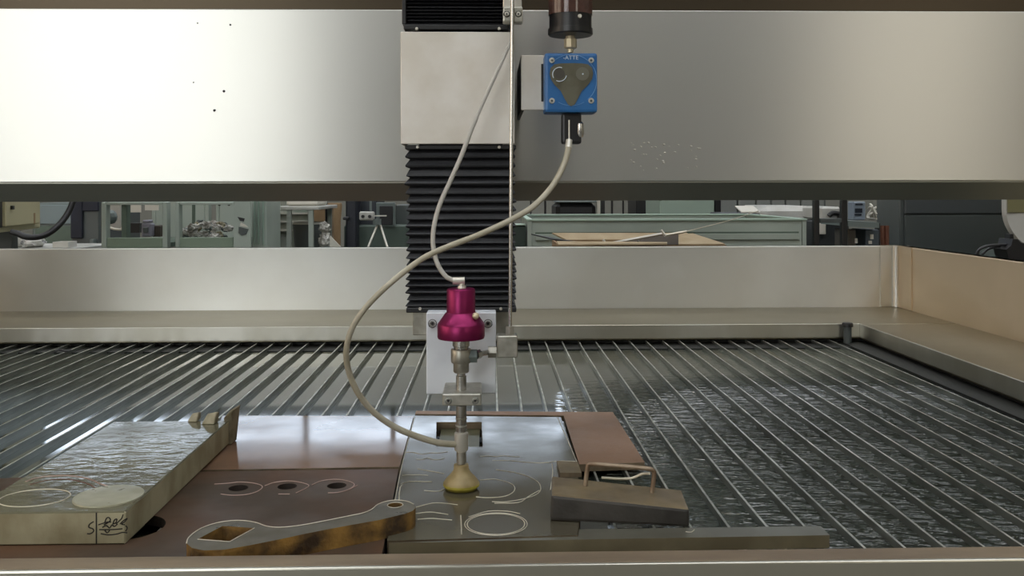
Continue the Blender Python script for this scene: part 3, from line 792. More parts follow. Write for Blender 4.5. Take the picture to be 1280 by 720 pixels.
# thick pale slab on the left
sx0, sx1, sy0, sy1, sz0, sz1 = -0.562, -0.391, 0.999, 1.392, Zp, .0476
slab = empty('thick_slab', ((sx0 + sx1) / 2, (sy0 + sy1) / 2, ZS + sz0), 'thick pale grey steel slab with wet top and dark scrawl on its end', 'steel slab')
o = put('slab_body', box(B(), (sx0, sy0, ZS + sz0), (sx1, sy1, ZS + sz1), .0015), SLAB_TOP, slab, False, [SLAB_SIDE])
side_material(o)
xk = on_y(120.5, 650, sy0).x
put('kerf', box(B(), (xk - .0007, sy0 - .0003, ZS + sz0 + .001), (xk + .0007, sy0 + .0005, ZS + sz1 - .001)), INK, slab)
rn = random.Random(4)
for pts in ([(117, 652), (112, 655), (111, 659), (116, 661), (117, 664), (113, 667), (109, 667)],
            [(123, 656), (129, 654), (134, 652.5), (139, 652.5)],
            [(131, 653), (133, 648), (136, 647), (138, 650), (135, 653), (130, 656)],
            [(141, 655), (143, 650), (146, 649), (145, 653), (142, 655)],
            [(145, 655), (149, 651), (152, 648), (154, 643)], [(150, 655), (154, 651), (159, 648), (156, 652), (152, 655), (156, 656)],
            [(128, 659), (133, 657), (137, 660), (140, 656), (143, 658), (147, 655)],
            [(124, 662), (132, 662), (142, 661.8), (153, 661)], [(131, 663), (134, 666), (137, 663)],
            [(126, 667), (136, 668.5), (146, 667.5), (153, 665.5), (159, 666)], [(157, 657), (159, 660), (157, 664)]):
    put('scrawl_stroke', sweep(B(), [on_y(*p, sy0 - .0002) for p in pts], .00062, 6, k=5), INK, slab)
zt_ = ZS + sz1
c = on_z(44, 622, sz1)
put('cut_line', sweep(B(), ring_pts((c.x, c.y - .001, zt_ + .0002), .0375, .030, 40) + [ring_pts((c.x, c.y - .001, zt_ + .0002), .0375, .030, 40)[0]], .0006, 6, k=2), CUT, slab, True)
put('cut_line', sweep(B(), [on_z(*p, sz1 + .0002) for p in ((32, 602), (45, 597.5), (62, 595), (85, 594.5), (105, 597), (118, 601), (124, 604), (136, 608))], .0013, 6, k=5, flat=.4), CUT_PINK, slab, True)
put('cut_line', sweep(B(), [on_z(*p, sz1 + .0002) for p in ((36, 606), (60, 600), (85, 599), (108, 604), (122, 611))], .0008, 6, k=5, flat=.4), mat('rust_line', '#6b4438', .5), slab, True)
c = on_z(136, 621, sz1)
dd = lathe(B(), (c.x, c.y), [(.034, zt_ + .0021), (.0372, zt_ + .0018), (.0376, zt_ + .0004), (.0376, zt_ + .0001)], 48)
blank = put('round_blank', dd, mat('grey_blank_face', '#b0ae98', .35, .1, vary='#98967f', vscale=20, rvar=.08), None, True)
tag(blank, 'round grey disc blank lying on the front corner of the thick slab', 'disc')
# torn scraps at the far corner of the slab
for i, (px, py, w, h, lab) in enumerate(((244, 520, 7, 10, 'leftmost small torn pale scrap standing on the slab far edge'),
                                         (264, 523, 9.5, 13, 'widest torn pale scrap standing on the slab far corner'))):
    c = on_z(px, py + 5, sz1)
    s = c.y / FPX
    bm = B(); hexa(bm, [Vector(q) for q in ((c.x - w * s, c.y - .012, zt_ + .0002), (c.x + w * s * .7, c.y - .014, zt_ + .0002), (c.x + w * s * .9, c.y + .003, zt_ + .0002), (c.x - w * s * .6, c.y + .006, zt_ + .0002),
                                            (c.x - w * s * .4, c.y - .004, zt_ + h * s * .9), (c.x + w * s * .9, c.y - .006, zt_ + h * s * 1.1), (c.x + w * s, c.y + .002, zt_ + h * s), (c.x - w * s * .2, c.y + .004, zt_ + h * s * .7))], .0012)
    o = put('torn_scrap', bm, SCRAP); tag(o, lab, 'scrap')
c = on_z(280, 527, .010); s = c.y / FPX
xs_, k_ = -.392, ZS + .0105
bm = B(); hexa(bm, [Vector(q) for q in ((xs_ - .007, 1.395, k_), (xs_ + .004, 1.395, k_), (xs_ + .005, 1.42, k_), (xs_ - .007, 1.42, k_),
                                        (xs_ - .008, 1.396, k_ + .040), (xs_ + .004, 1.396, k_ + .050), (xs_ + .012, 1.418, k_ + .056), (xs_ - .004, 1.418, k_ + .047))], .0012)
o = put('torn_scrap', bm, mat('dark_scrap', '#857c66', .7, vary='#5f573f', vscale=40)); tag(o, 'tall dark torn scrap wedged behind the slab corner', 'scrap')

# lever blank
Zl = .034
top = [(233, 679), (236, 671.5), (248, 662), (265, 655), (285, 651), (303, 650.5), (320, 653), (333, 657.5), (350, 659), (372, 657), (400, 652), (430, 646), (452, 641.5), (464, 637), (472, 630.5), (483, 626.5), (496, 625), (509, 626.5), (517, 630), (519.5, 634.5),
       (516, 638.5), (507, 642), (474, 650), (440, 656), (410, 661.5), (380, 667.5), (355, 673), (310, 682), (281, 687), (255, 688), (240, 685)]
dia = [(247, 674), (278, 657.5), (318, 660), (287, 677)]
lev = empty('lever_blank', (xy(370, 668, Zl)[0], xy(370, 668, Zl)[1], ZS + Zp), 'long rusty lever-shaped steel blank with a square and a round eye', 'lever')
lob = prism(B(), [xy(*p, Zl) for p in top], [[xy(*p, Zl) for p in dia], ell(494, 631.5, 9, Zl, 20)], ZS + Zp, ZS + Zl)
o = put('lever_body', lob, LEVER_TOP, lev, False, [LEVER_SIDE]); side_material(o)
cut(lev, [zz(*p, Zl) for p in top[:19]], .0006)
cut(lev, [zz(*p, Zl) for p in ((247, 674), (287, 677), (318, 660))], .0006, k=0)
e = ell(494, 631.5, 9.6, Zl, 20)
cut(lev, [Vector((a, b, ZS + Zl + .0003)) for a, b in e + [e[0]]], .0005, k=2)

# dark weight with a bent rod handle
wz0 = .0145
def at_z(px, py, z): return on_z(px, py, z)
bl, br = at_z(687.5, 651, wz0), at_z(862, 659.5, wz0)
tl, tr = at_z(689, 618.5, .0440), at_z(862, 637, .0350)
tbl, tbr = at_z(689.5, 594.5, .0440), at_z(852, 612, .0355)
tl.y, tr.y = bl.y, br.y
wgt = empty('dark_weight', ((bl.x + br.x) / 2, (bl.y + tbl.y) / 2, ZS + wz0), 'heavy dark block with brown top and a bent rod handle', 'weight')
tlx = Vector((tl.x, bl.y, ZS + .0440)); trx = Vector((tr.x, br.y, ZS + .0350))
wb = hexa(B(), [bl, br, Vector((tbr.x, tbr.y, ZS + wz0)), Vector((tbl.x, tbl.y, ZS + wz0)), tlx, trx, tbr, tbl], .0035, 2)
o = put('weight_body', wb, WEIGHT_TOP, wgt, False, [WEIGHT_SIDE])
for f in o.data.polygons:
    if f.normal.z < .6: f.material_index = 1
def zw(px, py): 
    return .0440 - (px - 689) / 173 * .009
ha, hb_ = at_z(731.5, 607, zw(731, 0)), at_z(815, 615.5, zw(815, 0))
rod = B()
Yl, Yr = ha.y, hb_.y
sweep(rod, [ha, on_y(733.5, 590, Yl), on_y(735, 582, Yl), on_y(739, 580, Yl), on_y(775, 582.5, (Yl + Yr) / 2), on_y(808, 585.5, Yr), on_y(816, 588, Yr), on_y(817.5, 594, Yr), hb_], .0027, 10, k=5)
put('rod_handle', rod, ROD, wgt, True)
wr = B()
sweep(wr, [on_y(752, 597, 1.10), on_y(775, 598.5, 1.10), on_y(790, 597.5, 1.10), on_y(803, 592.5, 1.095), on_y(812, 592, 1.085)], .0015, 8, k=4)
w2 = [at_z(737, 598.5, .046)]
put('hook_wire', wr, CUT, wgt, True)
# small offcut behind the weight
o = plate('steel_offcut', 'small dull brown offcut lying on the grey plate behind the weight', 'offcut',
      [xy(700, 591, .020), xy(727, 591, .020), xy(722, 577, .020), xy(696, 576, .020)], [], .0142, .020, WEIGHT_TOP, RUST_EDGE)
c = on_z(110, 432, -.001)
sc = B()
sweep(sc, [on_z(68, 440, .004), on_z(74, 437, .006), on_z(82, 439, .004), on_z(88, 437.5, .005)], .004, 7, k=3, flat=.6)
o = put('debris_strip', sc, BLACK); tag(o, 'small black scrap of debris on the slats near the far left rim', 'debris')

# ------------------------------------------------------------------ the hall beyond the tank
def pbox(bm, x0, y0, x1, y1, Y, depth, bev=0.0, down=False):
    """box whose front face at distance Y fills the given part of the photograph"""
    a, b = on_y(x0, y1, Y), on_y(x1, y0, Y)
    return box(bm, (a.x, Y, 0.0 if down else a.z), (b.x, Y + depth, b.z), bev)

# cream control cabinet, turned so that its face runs away to the right
cc = empty('control_cabinet', (on_y(20, 300, 3.6).x, 3.6, 0), 'cream metal control cabinet with its door ajar at far left', 'cabinet')
A, E = on_y(-60, 306, 3.15), on_y(54, 282.5, 4.1)
zc0, zc1 = A.z + .02, 1.75
zc0 = on_y(0, 293, 3.47).z
nrm = Vector((-(E.y - A.y), E.x - A.x, 0)).normalized()
def cpt(u, d, z):
    p = A.lerp(E, u) + nrm * d; return Vector((p.x, p.y, z))
def cbox(u0, u1, d0, d1, z0, z1, bev=.004):
    return hexa(B(), [cpt(u0, d0, z0), cpt(u1, d0, z0), cpt(u1, d1, z0), cpt(u0, d1, z0), cpt(u0, d0, z1), cpt(u1, d0, z1), cpt(u1, d1, z1), cpt(u0, d1, z1)], bev)
put('cabinet_body', cbox(0, 1, 0.012, .32, zc0, zc1), CREAM, cc)
put('cabinet_door', cbox(.50, .93, -.008, .0115, zc0 + .022, zc1 - .03), CREAM, cc)
put('door_gap', cbox(.455, .492, .002, .0115, zc0 + .02, zc1 - .03, 0), BLACK, cc)
put('door_lock', cbox(.55, .57, -.018, -.0085, on_y(10, 263, 3.5).z, on_y(10, 258, 3.5).z, 0), BLACK_METAL, cc)
put('door_label', cbox(.84, .86, -.0095, -.0085, on_y(48, 279, 4).z, on_y(48, 266, 4).z, 0), CARD, cc)
for u in (.05, .95):
    put('leg', cbox(u - .04, u + .04, .10, .16, 0, zc0, 0), GREY_DK, cc)

ch = sweep(B(), [on_y(*p) for p in ((14, 290, 3.30), (22, 292, 3.30), (32, 296, 3.30), (45, 296.5, 3.31), (58, 293, 3.33), (72, 283, 3.36), (84, 268, 3.4), (91, 252, 3.42), (94, 236, 3.44))], .011, 10, k=6)
put('cable_conduit', ch, BLACK, cc, True, label='thick black cable conduit')

def simple(name, label, cat, Y, group=None, px=0):
    return empty(name, (on_y(px, 300, Y).x, Y, 0), label, cat, group)
t = simple('steel_cabinet', 'blue-grey steel cabinet standing behind the black conduit', 'cabinet', 6.0, px=70)
put('cabinet_body', pbox(B(), 40, 253.5, 96, 311, 6.0, .6, .01, True), GREY_MID, t)
put('cabinet_panel', pbox(B(), 44, 256, 93, 280, 5.985, .0145, .003), mat('blue_grey_panel', '#7b8a8d', .5), t)
put('cabinet_panel', pbox(B(), 44, 282.5, 93, 325, 5.985, .0145, .003), GREEN_DK, t)
# bench with things under the conduit
t = simple('low_bench', 'pale low bench carrying bags and a crate behind the tank wall', 'bench', 4.5, px=40)
zb_ = on_y(30, 311.3, 4.5).z
xA, xB = on_y(-10, 300, 4.5).x, on_y(86, 300, 4.5).x
put('bench_top', box(B(), (xA, 4.5, zb_ - .03), (xB, 5.0, zb_), .004), WHITE_PAINT, t)
for x in (xA + .04, xB - .04):
    for y in (4.54, 4.96):
        put('leg', box(B(), (x - .02, y - .02, 0), (x + .02, y + .02, zb_ - .0305)), GREY_MID, t)
def on_bench(name, label, cat, x0, y0, x1, m, Y=4.6, dep=.12, kind='box', seed=1):
    a, b = on_y(x0, 311, Y), on_y(x1, y0, Y)
    if kind == 'box':
        o = put(name, box(B(), (a.x, Y, zb_ + .0005), (b.x, Y + dep, b.z), .004), m)
    else:
        bm = lump(B(), ((a.x + b.x) / 2, Y + dep / 2, (zb_ + b.z) / 2), ((b.x - a.x) / 2, dep / 2, (b.z - zb_) / 2), seed, 3, .35, 3)
        for v in bm.verts: v.co.z = max(v.co.z, zb_ + .0005)
        o = put(name, bm, m)
    tag(o, label, cat); return o
on_bench('paper_carton', 'plain white carton standing under the cream cabinet', 'carton', -2, 294, 13, PAPER, 4.55)
on_bench('plastic_bag', 'crumpled white and black plastic bag beneath the conduit', 'bag', 20, 297, 47, mat('printed_bag', '#c9c9c6', .4, vary='#3a3a3c', vscale=22, vlo=.36, vhi=.5), 4.58, .14, 'lump', 2)
cr = simple('white_crate', 'small white open crate at the right end of the low bench', 'crate', 4.6, px=75)
a, b = on_y(65.5, 311, 4.6), on_y(85, 302.5, 4.6)
for lo, hi in (((a.x, 4.6), (b.x, 4.606)), ((a.x, 4.694), (b.x, 4.7)), ((a.x, 4.6065), (a.x + .005, 4.6935)), ((b.x - .005, 4.6065), (b.x, 4.6935))):
    put('crate_side', box(B(), (lo[0], lo[1], zb_ + .0005), (hi[0], hi[1], b.z), .001), WHITE_PAINT, cr)
cr.location.z = zb_; 
for c_ in cr.children: c_.location.z -= zb_
t = simple('covered_machine', 'dark machine with a navy cover hanging over its left half', 'machine', 5.2, px=108)
put('machine_body', pbox(B(), 88.5, 250, 125, 311, 5.2, .6, .01, True), GREY_DK, t)
put('navy_cover', pbox(B(), 88, 251, 102.5, 298, 5.18, .0195, .004), NAVY, t)
put('navy_cover', pbox(B(), 102.6, 251, 123, 264, 5.183, .0165, .004), NAVY, t)
put('pedestal', pbox(B(), 112, 299, 117, 320, 5.16, .039, .003, True), GREY_MID, t)

# sage green open machine enclosures
def enclosure(x0, x1, label, Y=4.4, dep=.7, rail=297, post=6):
    t = simple('green_enclosure', label, 'enclosure', Y, 'green enclosures beyond the tank', (x0 + x1) / 2)
    a, b = on_y(x0, 300, Y).x, on_y(x1, 300, Y).x
    s = Y / FPX
    zt = on_y(200, 252.5, Y).z
    zr = on_y(200, rail, Y).z
    w = post * s
    for xx in (a, b - w):
        put('post', box(B(), (xx, Y, 0), (xx + w, Y + .05, zt), .003), GREEN, t)
    for xx in (a, b - w):
        put('post', box(B(), (xx, Y + dep - .05, 0), (xx + w, Y + dep, zt), .003), GREEN, t)
    put('top_rail', box(B(), (a + w + .001, Y + .002, zt - .014), (b - w - .001, Y + .045, zt), .002), GREEN, t)
    put('lower_panel', box(B(), (a + w + .001, Y + .004, .08), (b - w - .001, Y + .02, zr), .002), mat('lower_panel_green', '#7c8d7b', .5), t)
    put('shelf', box(B(), (a + w + .001, Y + .021, zr - .05), (b - w - .001, Y + dep - .052, zr - .03)), GREEN_DK, t)
    put('rear_panel', box(B(), (a + w + .001, Y + dep - .05, .08), (b - w - .001, Y + dep - .03, zt), .002), mat('rear_panel_green', '#a3aea6', .55), t)
    return t, a, b, w, zr, zt
e1, a, b, w, zr, zt = enclosure(126.5, 209, 'left green open enclosure with white sheets and a motor inside')
YE = 4.4
put('mid_post', pbox(B(), 152, 254, 158, 297, YE + .02, .05), GREEN_DK, e1)
for x0, y0, x1, y1 in ((158.5, 254.5, 176, 265.5), (181, 253.5, 198, 263)):
    put('paper_sheet', pbox(B(), x0, y0, x1, y1, YE + .3, .006), PAPER, e1)
put('dark_opening', pbox(B(), 160, 279, 174.5, 291, YE + .35, .05), BLACK, e1)
put('hanging_panel', pbox(B(), 133.5, 255, 150.5, 285, YE + .45, .02), mat('pale_panel', '#a8a7a0', .6), e1)
m_ = B(); lump(m_, on_y(139.5, 271, YE + .36), (.026, .04, .036), 7, 2, .2); put('motor', m_, GREY_MID, e1)
m_ = B(); pbox(m_, 176.5, 279, 188.5, 296, YE + .20, .06, .006); pbox(m_, 178, 275, 187, 278.5, YE + .20, .05, .004)
put('pump_block', m_, mat('grey_purple', '#7d7b86', .45), e1)
put('pump_cap', pbox(B(), 178.5, 284, 185, 291, YE + .19, .0095, .003), GREY_DK, e1)
put('side_block', pbox(B(), 190, 282, 200, 296, YE + .25, .1, .003), mat('dark_brown_block', '#40382f', .6), e1)
m_ = sweep(B(), [on_y(136, 284, YE + .2), on_y(142, 286, YE + .2), on_y(150, 287, YE + .2), on_y(153, 285, YE + .2)], .006, 8, k=4); put('cable', m_, PAPER, e1, True)
t = simple('green_partition', 'flat green sheet panel standing between the two open enclosures', 'partition', 5.2, px=213)
put('panel_sheet', pbox(B(), 204, 253, 223, 297, 5.2, .02), GREEN_DK, t)
put('panel_foot', pbox(B(), 204, 297.3, 223, 330, 5.21, .02, 0, True), mat('dark_brown_foot', '#3c3a30', .6), t)
e2, a, b, w, zr, zt = enclosure(219, 297, 'middle green open enclosure heaped with clear plastic bags', post=5)
put('door_edge', pbox(B(), 240, 255, 243.5, 285, YE + .40, .01), GREEN_DK, e2)
for px, py in ((274, 255.5), (286, 255.5)): rivet(px, py, YE + .64, .008, BLACK, e2, 'bolt_hole', .006)
rs = random.Random(9)
for i in range(24):
    j = i % 13
    px = 227 + j * 4.9 + (2 if i > 12 else 0); py = (290 - 9 * math.sin(min(1, j / 8) * 2.2) if i < 13 else 293) + rs.uniform(-3, 3)
    c = on_y(px, py, YE + .12 + .13 * (i % 3) + rs.uniform(0, .03)); s = rs.uniform(.018, .026)
    o = put('plastic_bag', lump(B(), c, (s * 1.15, s * .8, s * .75), i, 3, .85, 3.0), [BAG, GREY_MID, BAG, BAG, SCRAP, GREY_DK][i % 6])
    o['label'] = 'crumpled plastic bag in the heap inside the middle green enclosure'; o['category'] = 'bag'; o['group'] = 'bags heaped in the middle enclosure'
t = simple('green_side_panel', 'green panel with two cut openings right of the bag heap', 'panel', 4.35, px=302)
def P2(px, py, Y=4.35):
    p = on_y(px, py, Y); return (p.x, p.z)
put('panel_sheet', upright(B(), [P2(292, 250), P2(313, 250), P2(313, 400), P2(292, 400)], 4.35, 4.37), GREEN, t)
put('dark_opening', upright(B(), [P2(297, 271), P2(306, 273), P2(305, 277), P2(300, 276)], 4.347, 4.3498), BLACK_METAL, t)
put('dark_opening', upright(B(), [P2(298.5, 283.5), P2(311, 286.5), P2(308, 293), P2(302, 294.5), P2(298.5, 291)], 4.347, 4.3498), GREY_DK, t)
put('white_tab', upright(B(), [P2(301, 278), P2(307, 281), P2(311, 284.5), P2(300, 282.5)], 4.347, 4.3498), PAPER, t)
t.location = (WORLD[t].x, WORLD[t].y, 0)
t = simple('green_locker', 'narrow ribbed green locker at the right end of the enclosures', 'locker', 4.45, px=323)
put('locker_body', pbox(B(), 315, 249, 333, 311, 4.45, .3, .004, True), GREEN, t)
for x0 in (317, 322, 327.5):
    put('locker_rib', pbox(B(), x0, 251, x0 + 2, 306, 4.438, .0115, .003), mat('rib_green', '#8fa396', .5), t)

# white work table and the things round it
YT = 4.8
t = simple('work_table', 'white topped work table with thin legs left of the bellows', 'table', YT, px=370)
a, b = on_y(343, 262, YT), on_y(398, 258, YT)
put('tabletop', box(B(), (a.x, YT, on_y(370, 262.5, YT).z), (b.x, YT + .6, on_y(370, 258, YT).z), .003), WHITE_PAINT, t)
for px in (360.5, 388):
    for d in (.0, .56):
        c = on_y(px, 300, YT)
        put('leg', box(B(), (c.x - .012, YT + d + .01, 0), (c.x + .012, YT + d + .034, a.z - .0015)), mat('pale_leg', '#9fa79f', .5), t)
z_ = on_y(370, 258, YT).z
o = put('white_tray', box(B(), (on_y(352, 0, YT).x, YT + .1, z_ + .0005), (on_y(392, 0, YT).x, YT + .4, z_ + .04), .01), PAPER); tag(o, 'shallow white tray lying on the work table', 'tray')
t = simple('standing_cabinet', 'dim grey-green cabinet behind the white work table', 'cabinet', 5.9, px=350)
put('cabinet_body', pbox(B(), 330, 250, 386, 311, 5.9, .5, .004, True), mat('dim_pale', '#8e9389', .6, vary='#6f7a70', vscale=7), t)
for y in (266, 276, 287):
    put('cabinet_shelf', pbox(B(), 336, y, 385, y + 2, 5.86, .039), mat('shelf_pale', '#a3a49a', .5), t)
put('dark_item', pbox(B(), 334, 268, 342, 280, 5.85, .045), GREY_DK, t)
put('dark_item', pbox(B(), 335, 287, 344, 308, 5.82, .075), GREY_DK, t)
t = simple('black_bin', 'round black bin under the white work table', 'bin', YT + .2, px=385)
c = on_y(386, 300, YT + .25)
zt = on_y(386, 281.5, YT + .1).z
put('bin_body', lathe(B(), (c.x, YT + .25), [(.082, zt), (.086, zt), (.07, zt - .2), (.07, 0)], 24), GREY_DK, t, True)
put('bin_rim', lathe(B(), (c.x, YT + .25), [(.078, zt + .012), (.09, zt + .012), (.09, zt + .001), (.078, zt + .001)], 24, caps=False), WHITE_PAINT, t, True)
for i, (px, py, sx, sz, lab) in enumerate(((406, 284, .030, .028, 'upper crumpled clear bag beside the black bin'), (406.5, 301, .032, .05, 'lower crumpled clear bag beside the black bin'))):
    t = put('plastic_bag', lump(B(), on_y(px, py, YT + .1), (sx, .04, sz), i + 20, 3, .6, 3), BAG); tag(t, lab, 'bag')
t = simple('bag_stand', 'grey stand box under the crumpled bags', 'stand', YT, px=407)
put('stand_body', box(B(), (on_y(402, 0, YT).x, YT + .03, 0), (on_y(412, 0, YT).x, YT + .17, on_y(406, 309, YT).z)), GREY_MID, t)
c = [on_y(412.5, 294.5, 4.7), on_y(429, 312, 4.7), on_y(412, 312, 4.7)]
bm = upright(B(), [(c[0].x, c[0].z), (c[1].x, c[1].z), (c[1].x, 0), (c[2].x, 0)], 4.70, 4.712)
tag(put('leaning_board', bm, PAPER), 'white board with a slanting edge beside the clear bags', 'board')
for i, (x0, y0, x1, Y, m, lab) in enumerate(((389, 259, 407, 5.5, CARD, 'square brown cardboard box behind the work table'),)):
    bm = pbox(B(), x0, y0, x1, 281, Y, .3, .004, True)
    tag(put('cardboard_box', bm, m), lab, 'box')
c = on_y(416, 290, 6.3); zt = on_y(416, 254, 6.2).z
tag(put('fibre_drum', lathe(B(), (c.x, 6.35), [(.001, zt), (.052, zt), (.056, zt - .02), (.046, zt - .12), (.042, 0)], 20), CARD, None, True), 'tall brown fibre drum beside a thin black pole', 'drum')
c = on_y(408, 290, 5.46)
tag(put('black_pole', cyl(B(), (c.x, 5.46, 0), (c.x, 5.46, 1.6), .007, n=10), BLACK_METAL, None, True), 'thin black upright pole left of the brown drum', 'pole')

# dark machine with a white control box
YM = 5.0
t = simple('dark_press', 'dark blue-black machine with a green base left of the bellows', 'machine', YM, px=450)
put('press_column', pbox(B(), 432, 245, 446, 311, YM + .1, .4, .01, True), mat('near_black_blue', '#22252e', .5), t)
put('press_body', pbox(B(), 441, 245, 471, 301, YM + .25, .4, .01, True), mat('dark_slate', '#33383e', .5), t)
put('press_base', pbox(B(), 430, 281, 510, 298, YM + .2, .3, .01, True), mat('dull_green_base', '#4a5850', .55), t)
put('side_arm', pbox(B(), 428.5, 271, 436, 275, YM + .05, .04, .004), BLACK, t)
put('window_frame', pbox(B(), 470, 253, 494, 283, YM + .18, .02, .003), GREY_MID, t)
put('dark_window', pbox(B(), 474.5, 257.5, 491, 281, YM + .17, .0095, .002), BLACK, t)
put('rear_housing', pbox(B(), 494.5, 256, 512, 300, YM + .3, .3, .005, True), GREY_DK, t)
t = simple('control_box', 'white push-button box with two black knobs on a leg stand', 'control box', 4.8, px=458)
put('box_body', pbox(B(), 449, 264.5, 467, 275.5, 4.8, .05, .006), WHITE_PAINT, t)
for px in (454, 462.5):
    c = on_y(px, 270.5, 4.8)
    put('knob', cyl(B(), (c.x, 4.8, c.z), (c.x, 4.78, c.z), .0085, n=14), BLACK, t, True)
put('box_pipe', pbox(B(), 462, 240, 464.5, 264, 4.81, .012), GREY_MID, t)
put('box_arm', pbox(B(), 467.5, 269, 483, 270.5, 4.81, .012), NICKEL, t)
for x0, x1 in ((472, 463), (475, 482)):
    c, d = on_y(x0, 280, 4.85), on_y(x1, 302, 4.8)
    e_ = d + (d - c) * 4.2
    e_.z = 0.0; 
    k_ = (c.z) / (c.z - d.z); e_ = c + (d - c) * k_
    put('stand_leg', cyl(B(), c, e_, .006, n=8), NICKEL, t, True)
put('stand_head', pbox(B(), 466, 274, 476, 281, 4.82, .03), GREY_MID, t)

# green container behind the tank on the right
t = simple('green_container', 'long open sage green steel container behind the right tank wall', 'container', 3.6, px=830)
Y0, Y1 = 3.6, 4.42
zt = on_y(830, 274.5, Y0).z
xa_, xb_ = on_y(659.5, 280, Y0).x, on_y(1008, 280, Y0).x
s = Y0 / FPX
put('front_panel', box(B(), (xa_ + .017, Y0 + .004, .12), (xb_ - .017, Y0 + .016, zt - .005)), GREEN, t)
put('rear_panel', box(B(), (xa_ + .017, Y1 - .016, .12), (xb_ - .017, Y1 - .004, zt - .005)), GREEN, t)
put('side_panel', box(B(), (xa_ + .004, Y0 + .017, .12), (xa_ + .014, Y1 - .017, zt - .005)), GREEN, t)
put('side_panel', box(B(), (xb_ - .014, Y0 + .017, .12), (xb_ - .004, Y1 - .017, zt - .005)), GREEN, t)
put('container_floor', box(B(), (xa_ + .015, Y0 + .017, .13), (xb_ - .015, Y1 - .017, .15)), GREEN_DK, t)
for xx in (xa_, xb_ - .016):
    for yy in (Y0, Y1 - .016):
        put('corner_post', box(B(), (xx, yy, 0), (xx + .016, yy + .016, zt - .005)), GREEN, t)
LT = mat('pale_green_rim', '#a9bfb0', .45)
put('top_rim', box(B(), (xa_ - .003, Y0 - .004, zt - .0045), (xb_ + .003, Y0 + .022, zt + .003), .001), LT, t)
put('top_rim', box(B(), (xa_ - .003, Y1 - .022, zt - .0045), (xb_ + .003, Y1 + .004, zt + .003), .001), LT, t)
put('top_rim', box(B(), (xa_ - .003, Y0 + .023, zt - .0045), (xa_ + .02, Y1 - .023, zt + .003), .001), LT, t)
put('top_rim', box(B(), (xb_ - .02, Y0 + .023, zt - .0045), (xb_ + .003, Y1 - .023, zt + .003), .001), LT, t)
put('front_rib', box(B(), (xa_ + .03, Y0 - .006, on_y(830, 300, Y0).z), (xb_ - .03, Y0 + .0035, on_y(830, 294, Y0).z + .006), .002), GREEN, t)
put('rib_slot', box(B(), (xa_ + .03, Y0 + .001, on_y(830, 293.6, Y0).z + .001), (xb_ - .03, Y0 + .0038, on_y(830, 290, Y0).z)), GREEN_DK, t)
# open cardboard carton between the tank and the container
cb = simple('open_carton', 'open pale cardboard carton with spread flaps behind the tank wall', 'carton', 3.1, px=790)
Yc0, Yc1 = 2.95, 3.32
zf = on_y(790, 306.8, Yc0).z
X_a, X_b = on_y(700, 306, Yc0).x, on_y(908, 306, Yc0).x
for nm, lo, hi in (('carton_side', (X_a, Yc0), (X_b, Yc0 + .006)), ('carton_side', (X_a, Yc1 - .006), (X_b, Yc1)), ('carton_side', (X_a, Yc0 + .0065), (X_a + .006, Yc1 - .0065)), ('carton_side', (X_b - .006, Yc0 + .0065), (X_b, Yc1 - .0065))):
    put(nm, box(B(), (*lo, .55), (*hi, zf)), CARD, cb)
put('carton_floor', box(B(), (X_a + .007, Yc0 + .007, .56), (X_b - .007, Yc1 - .007, .57)), CARD, cb)
def quad_prism(pts, t=.005):
    bm = B(); n = len(pts)
    pts = [Vector(p) for p in pts]
    nn = (pts[1] - pts[0]).cross(pts[2] - pts[0]).normalized() * t
    a = [bm.verts.new(p) for p in pts]; b = [bm.verts.new(p + nn) for p in pts]
    bm.faces.new(a); bm.faces.new(b)
    for i in range(n): bm.faces.new((a[i], a[(i + 1) % n], b[(i + 1) % n], b[i]))
    return bm
put('carton_flap', quad_prism([on_y(716, 305, Yc1), on_y(888, 305, Yc1), on_y(858, 292.5, Yc1 + .08), on_y(690, 292.5, Yc1 + .08)]), CARD_IN, cb)
put('carton_flap', quad_prism([on_y(848, 307, Yc0 + .02), on_y(906, 306.5, Yc0 + .02), on_y(866, 293.3, Yc0 + .2), on_y(848, 294.5, Yc0 + .2)]), CARD_IN, cb)
put('carton_flap', quad_prism([on_y(698, 307.4, Yc0 - .01), on_y(834, 306, Yc0 - .01), on_y(834, 304.4, Yc0 + .03), on_y(696, 303.2, Yc0 + .03)]), CARD_IN, cb)
put('carton_stand', box(B(), (X_a + .05, Yc0 + .05, 0), (X_b - .05, Yc1 - .05, .549)), GREY_DK, cb)
bm = quad_prism([on_y(664, 293.5, 3.25), on_y(700, 300, 3.15), on_y(735, 305, 3.1), on_y(735, 308, 3.1), on_y(690, 300, 3.15)], .004)
tag(put('dark_board', bm, BLACK), 'thin dark strip of board leaning at the left end of the open carton', 'board')
bm = sweep(B(), [on_y(762, 304.5, 3.0), on_y(828, 292.2, 3.05)], .005, 4, k=0)
tag(put('pale_batten', bm, PAPER), 'thin pale batten lying aslant across the open carton', 'batten')
bm = sweep(B(), [on_y(832, 294, 3.12), on_y(858, 289.2, 3.16)], .0042, 4, k=0)
sweep(bm, [on_y(858, 289.2, 3.16), on_y(910, 276, 3.3), on_y(948, 263.5, 3.42)], .0016, 6, k=3)
tag(put('pale_rod', bm, CUT), 'long thin pale rod rising from the open carton towards upper right', 'rod')
for i, (x0, y0, x1, y1, lab) in enumerate(((754, 299.5, 758, 306, 'short white stick at the left end of the pale batten'), (826.5, 287.5, 832, 295, 'short white stick crossing the right end of the pale batten'), (797.5, 301, 799, 306, 'short grey stick under the middle of the pale batten'))):
    bm = sweep(B(), [on_y(x0, y0, 2.99 + i * .03), on_y(x1, y1, 2.99 + i * .03)], .0042, 4, k=0)
    tag(put('white_stick', bm, PAPER if i < 2 else GREY_MID), lab, 'stick')
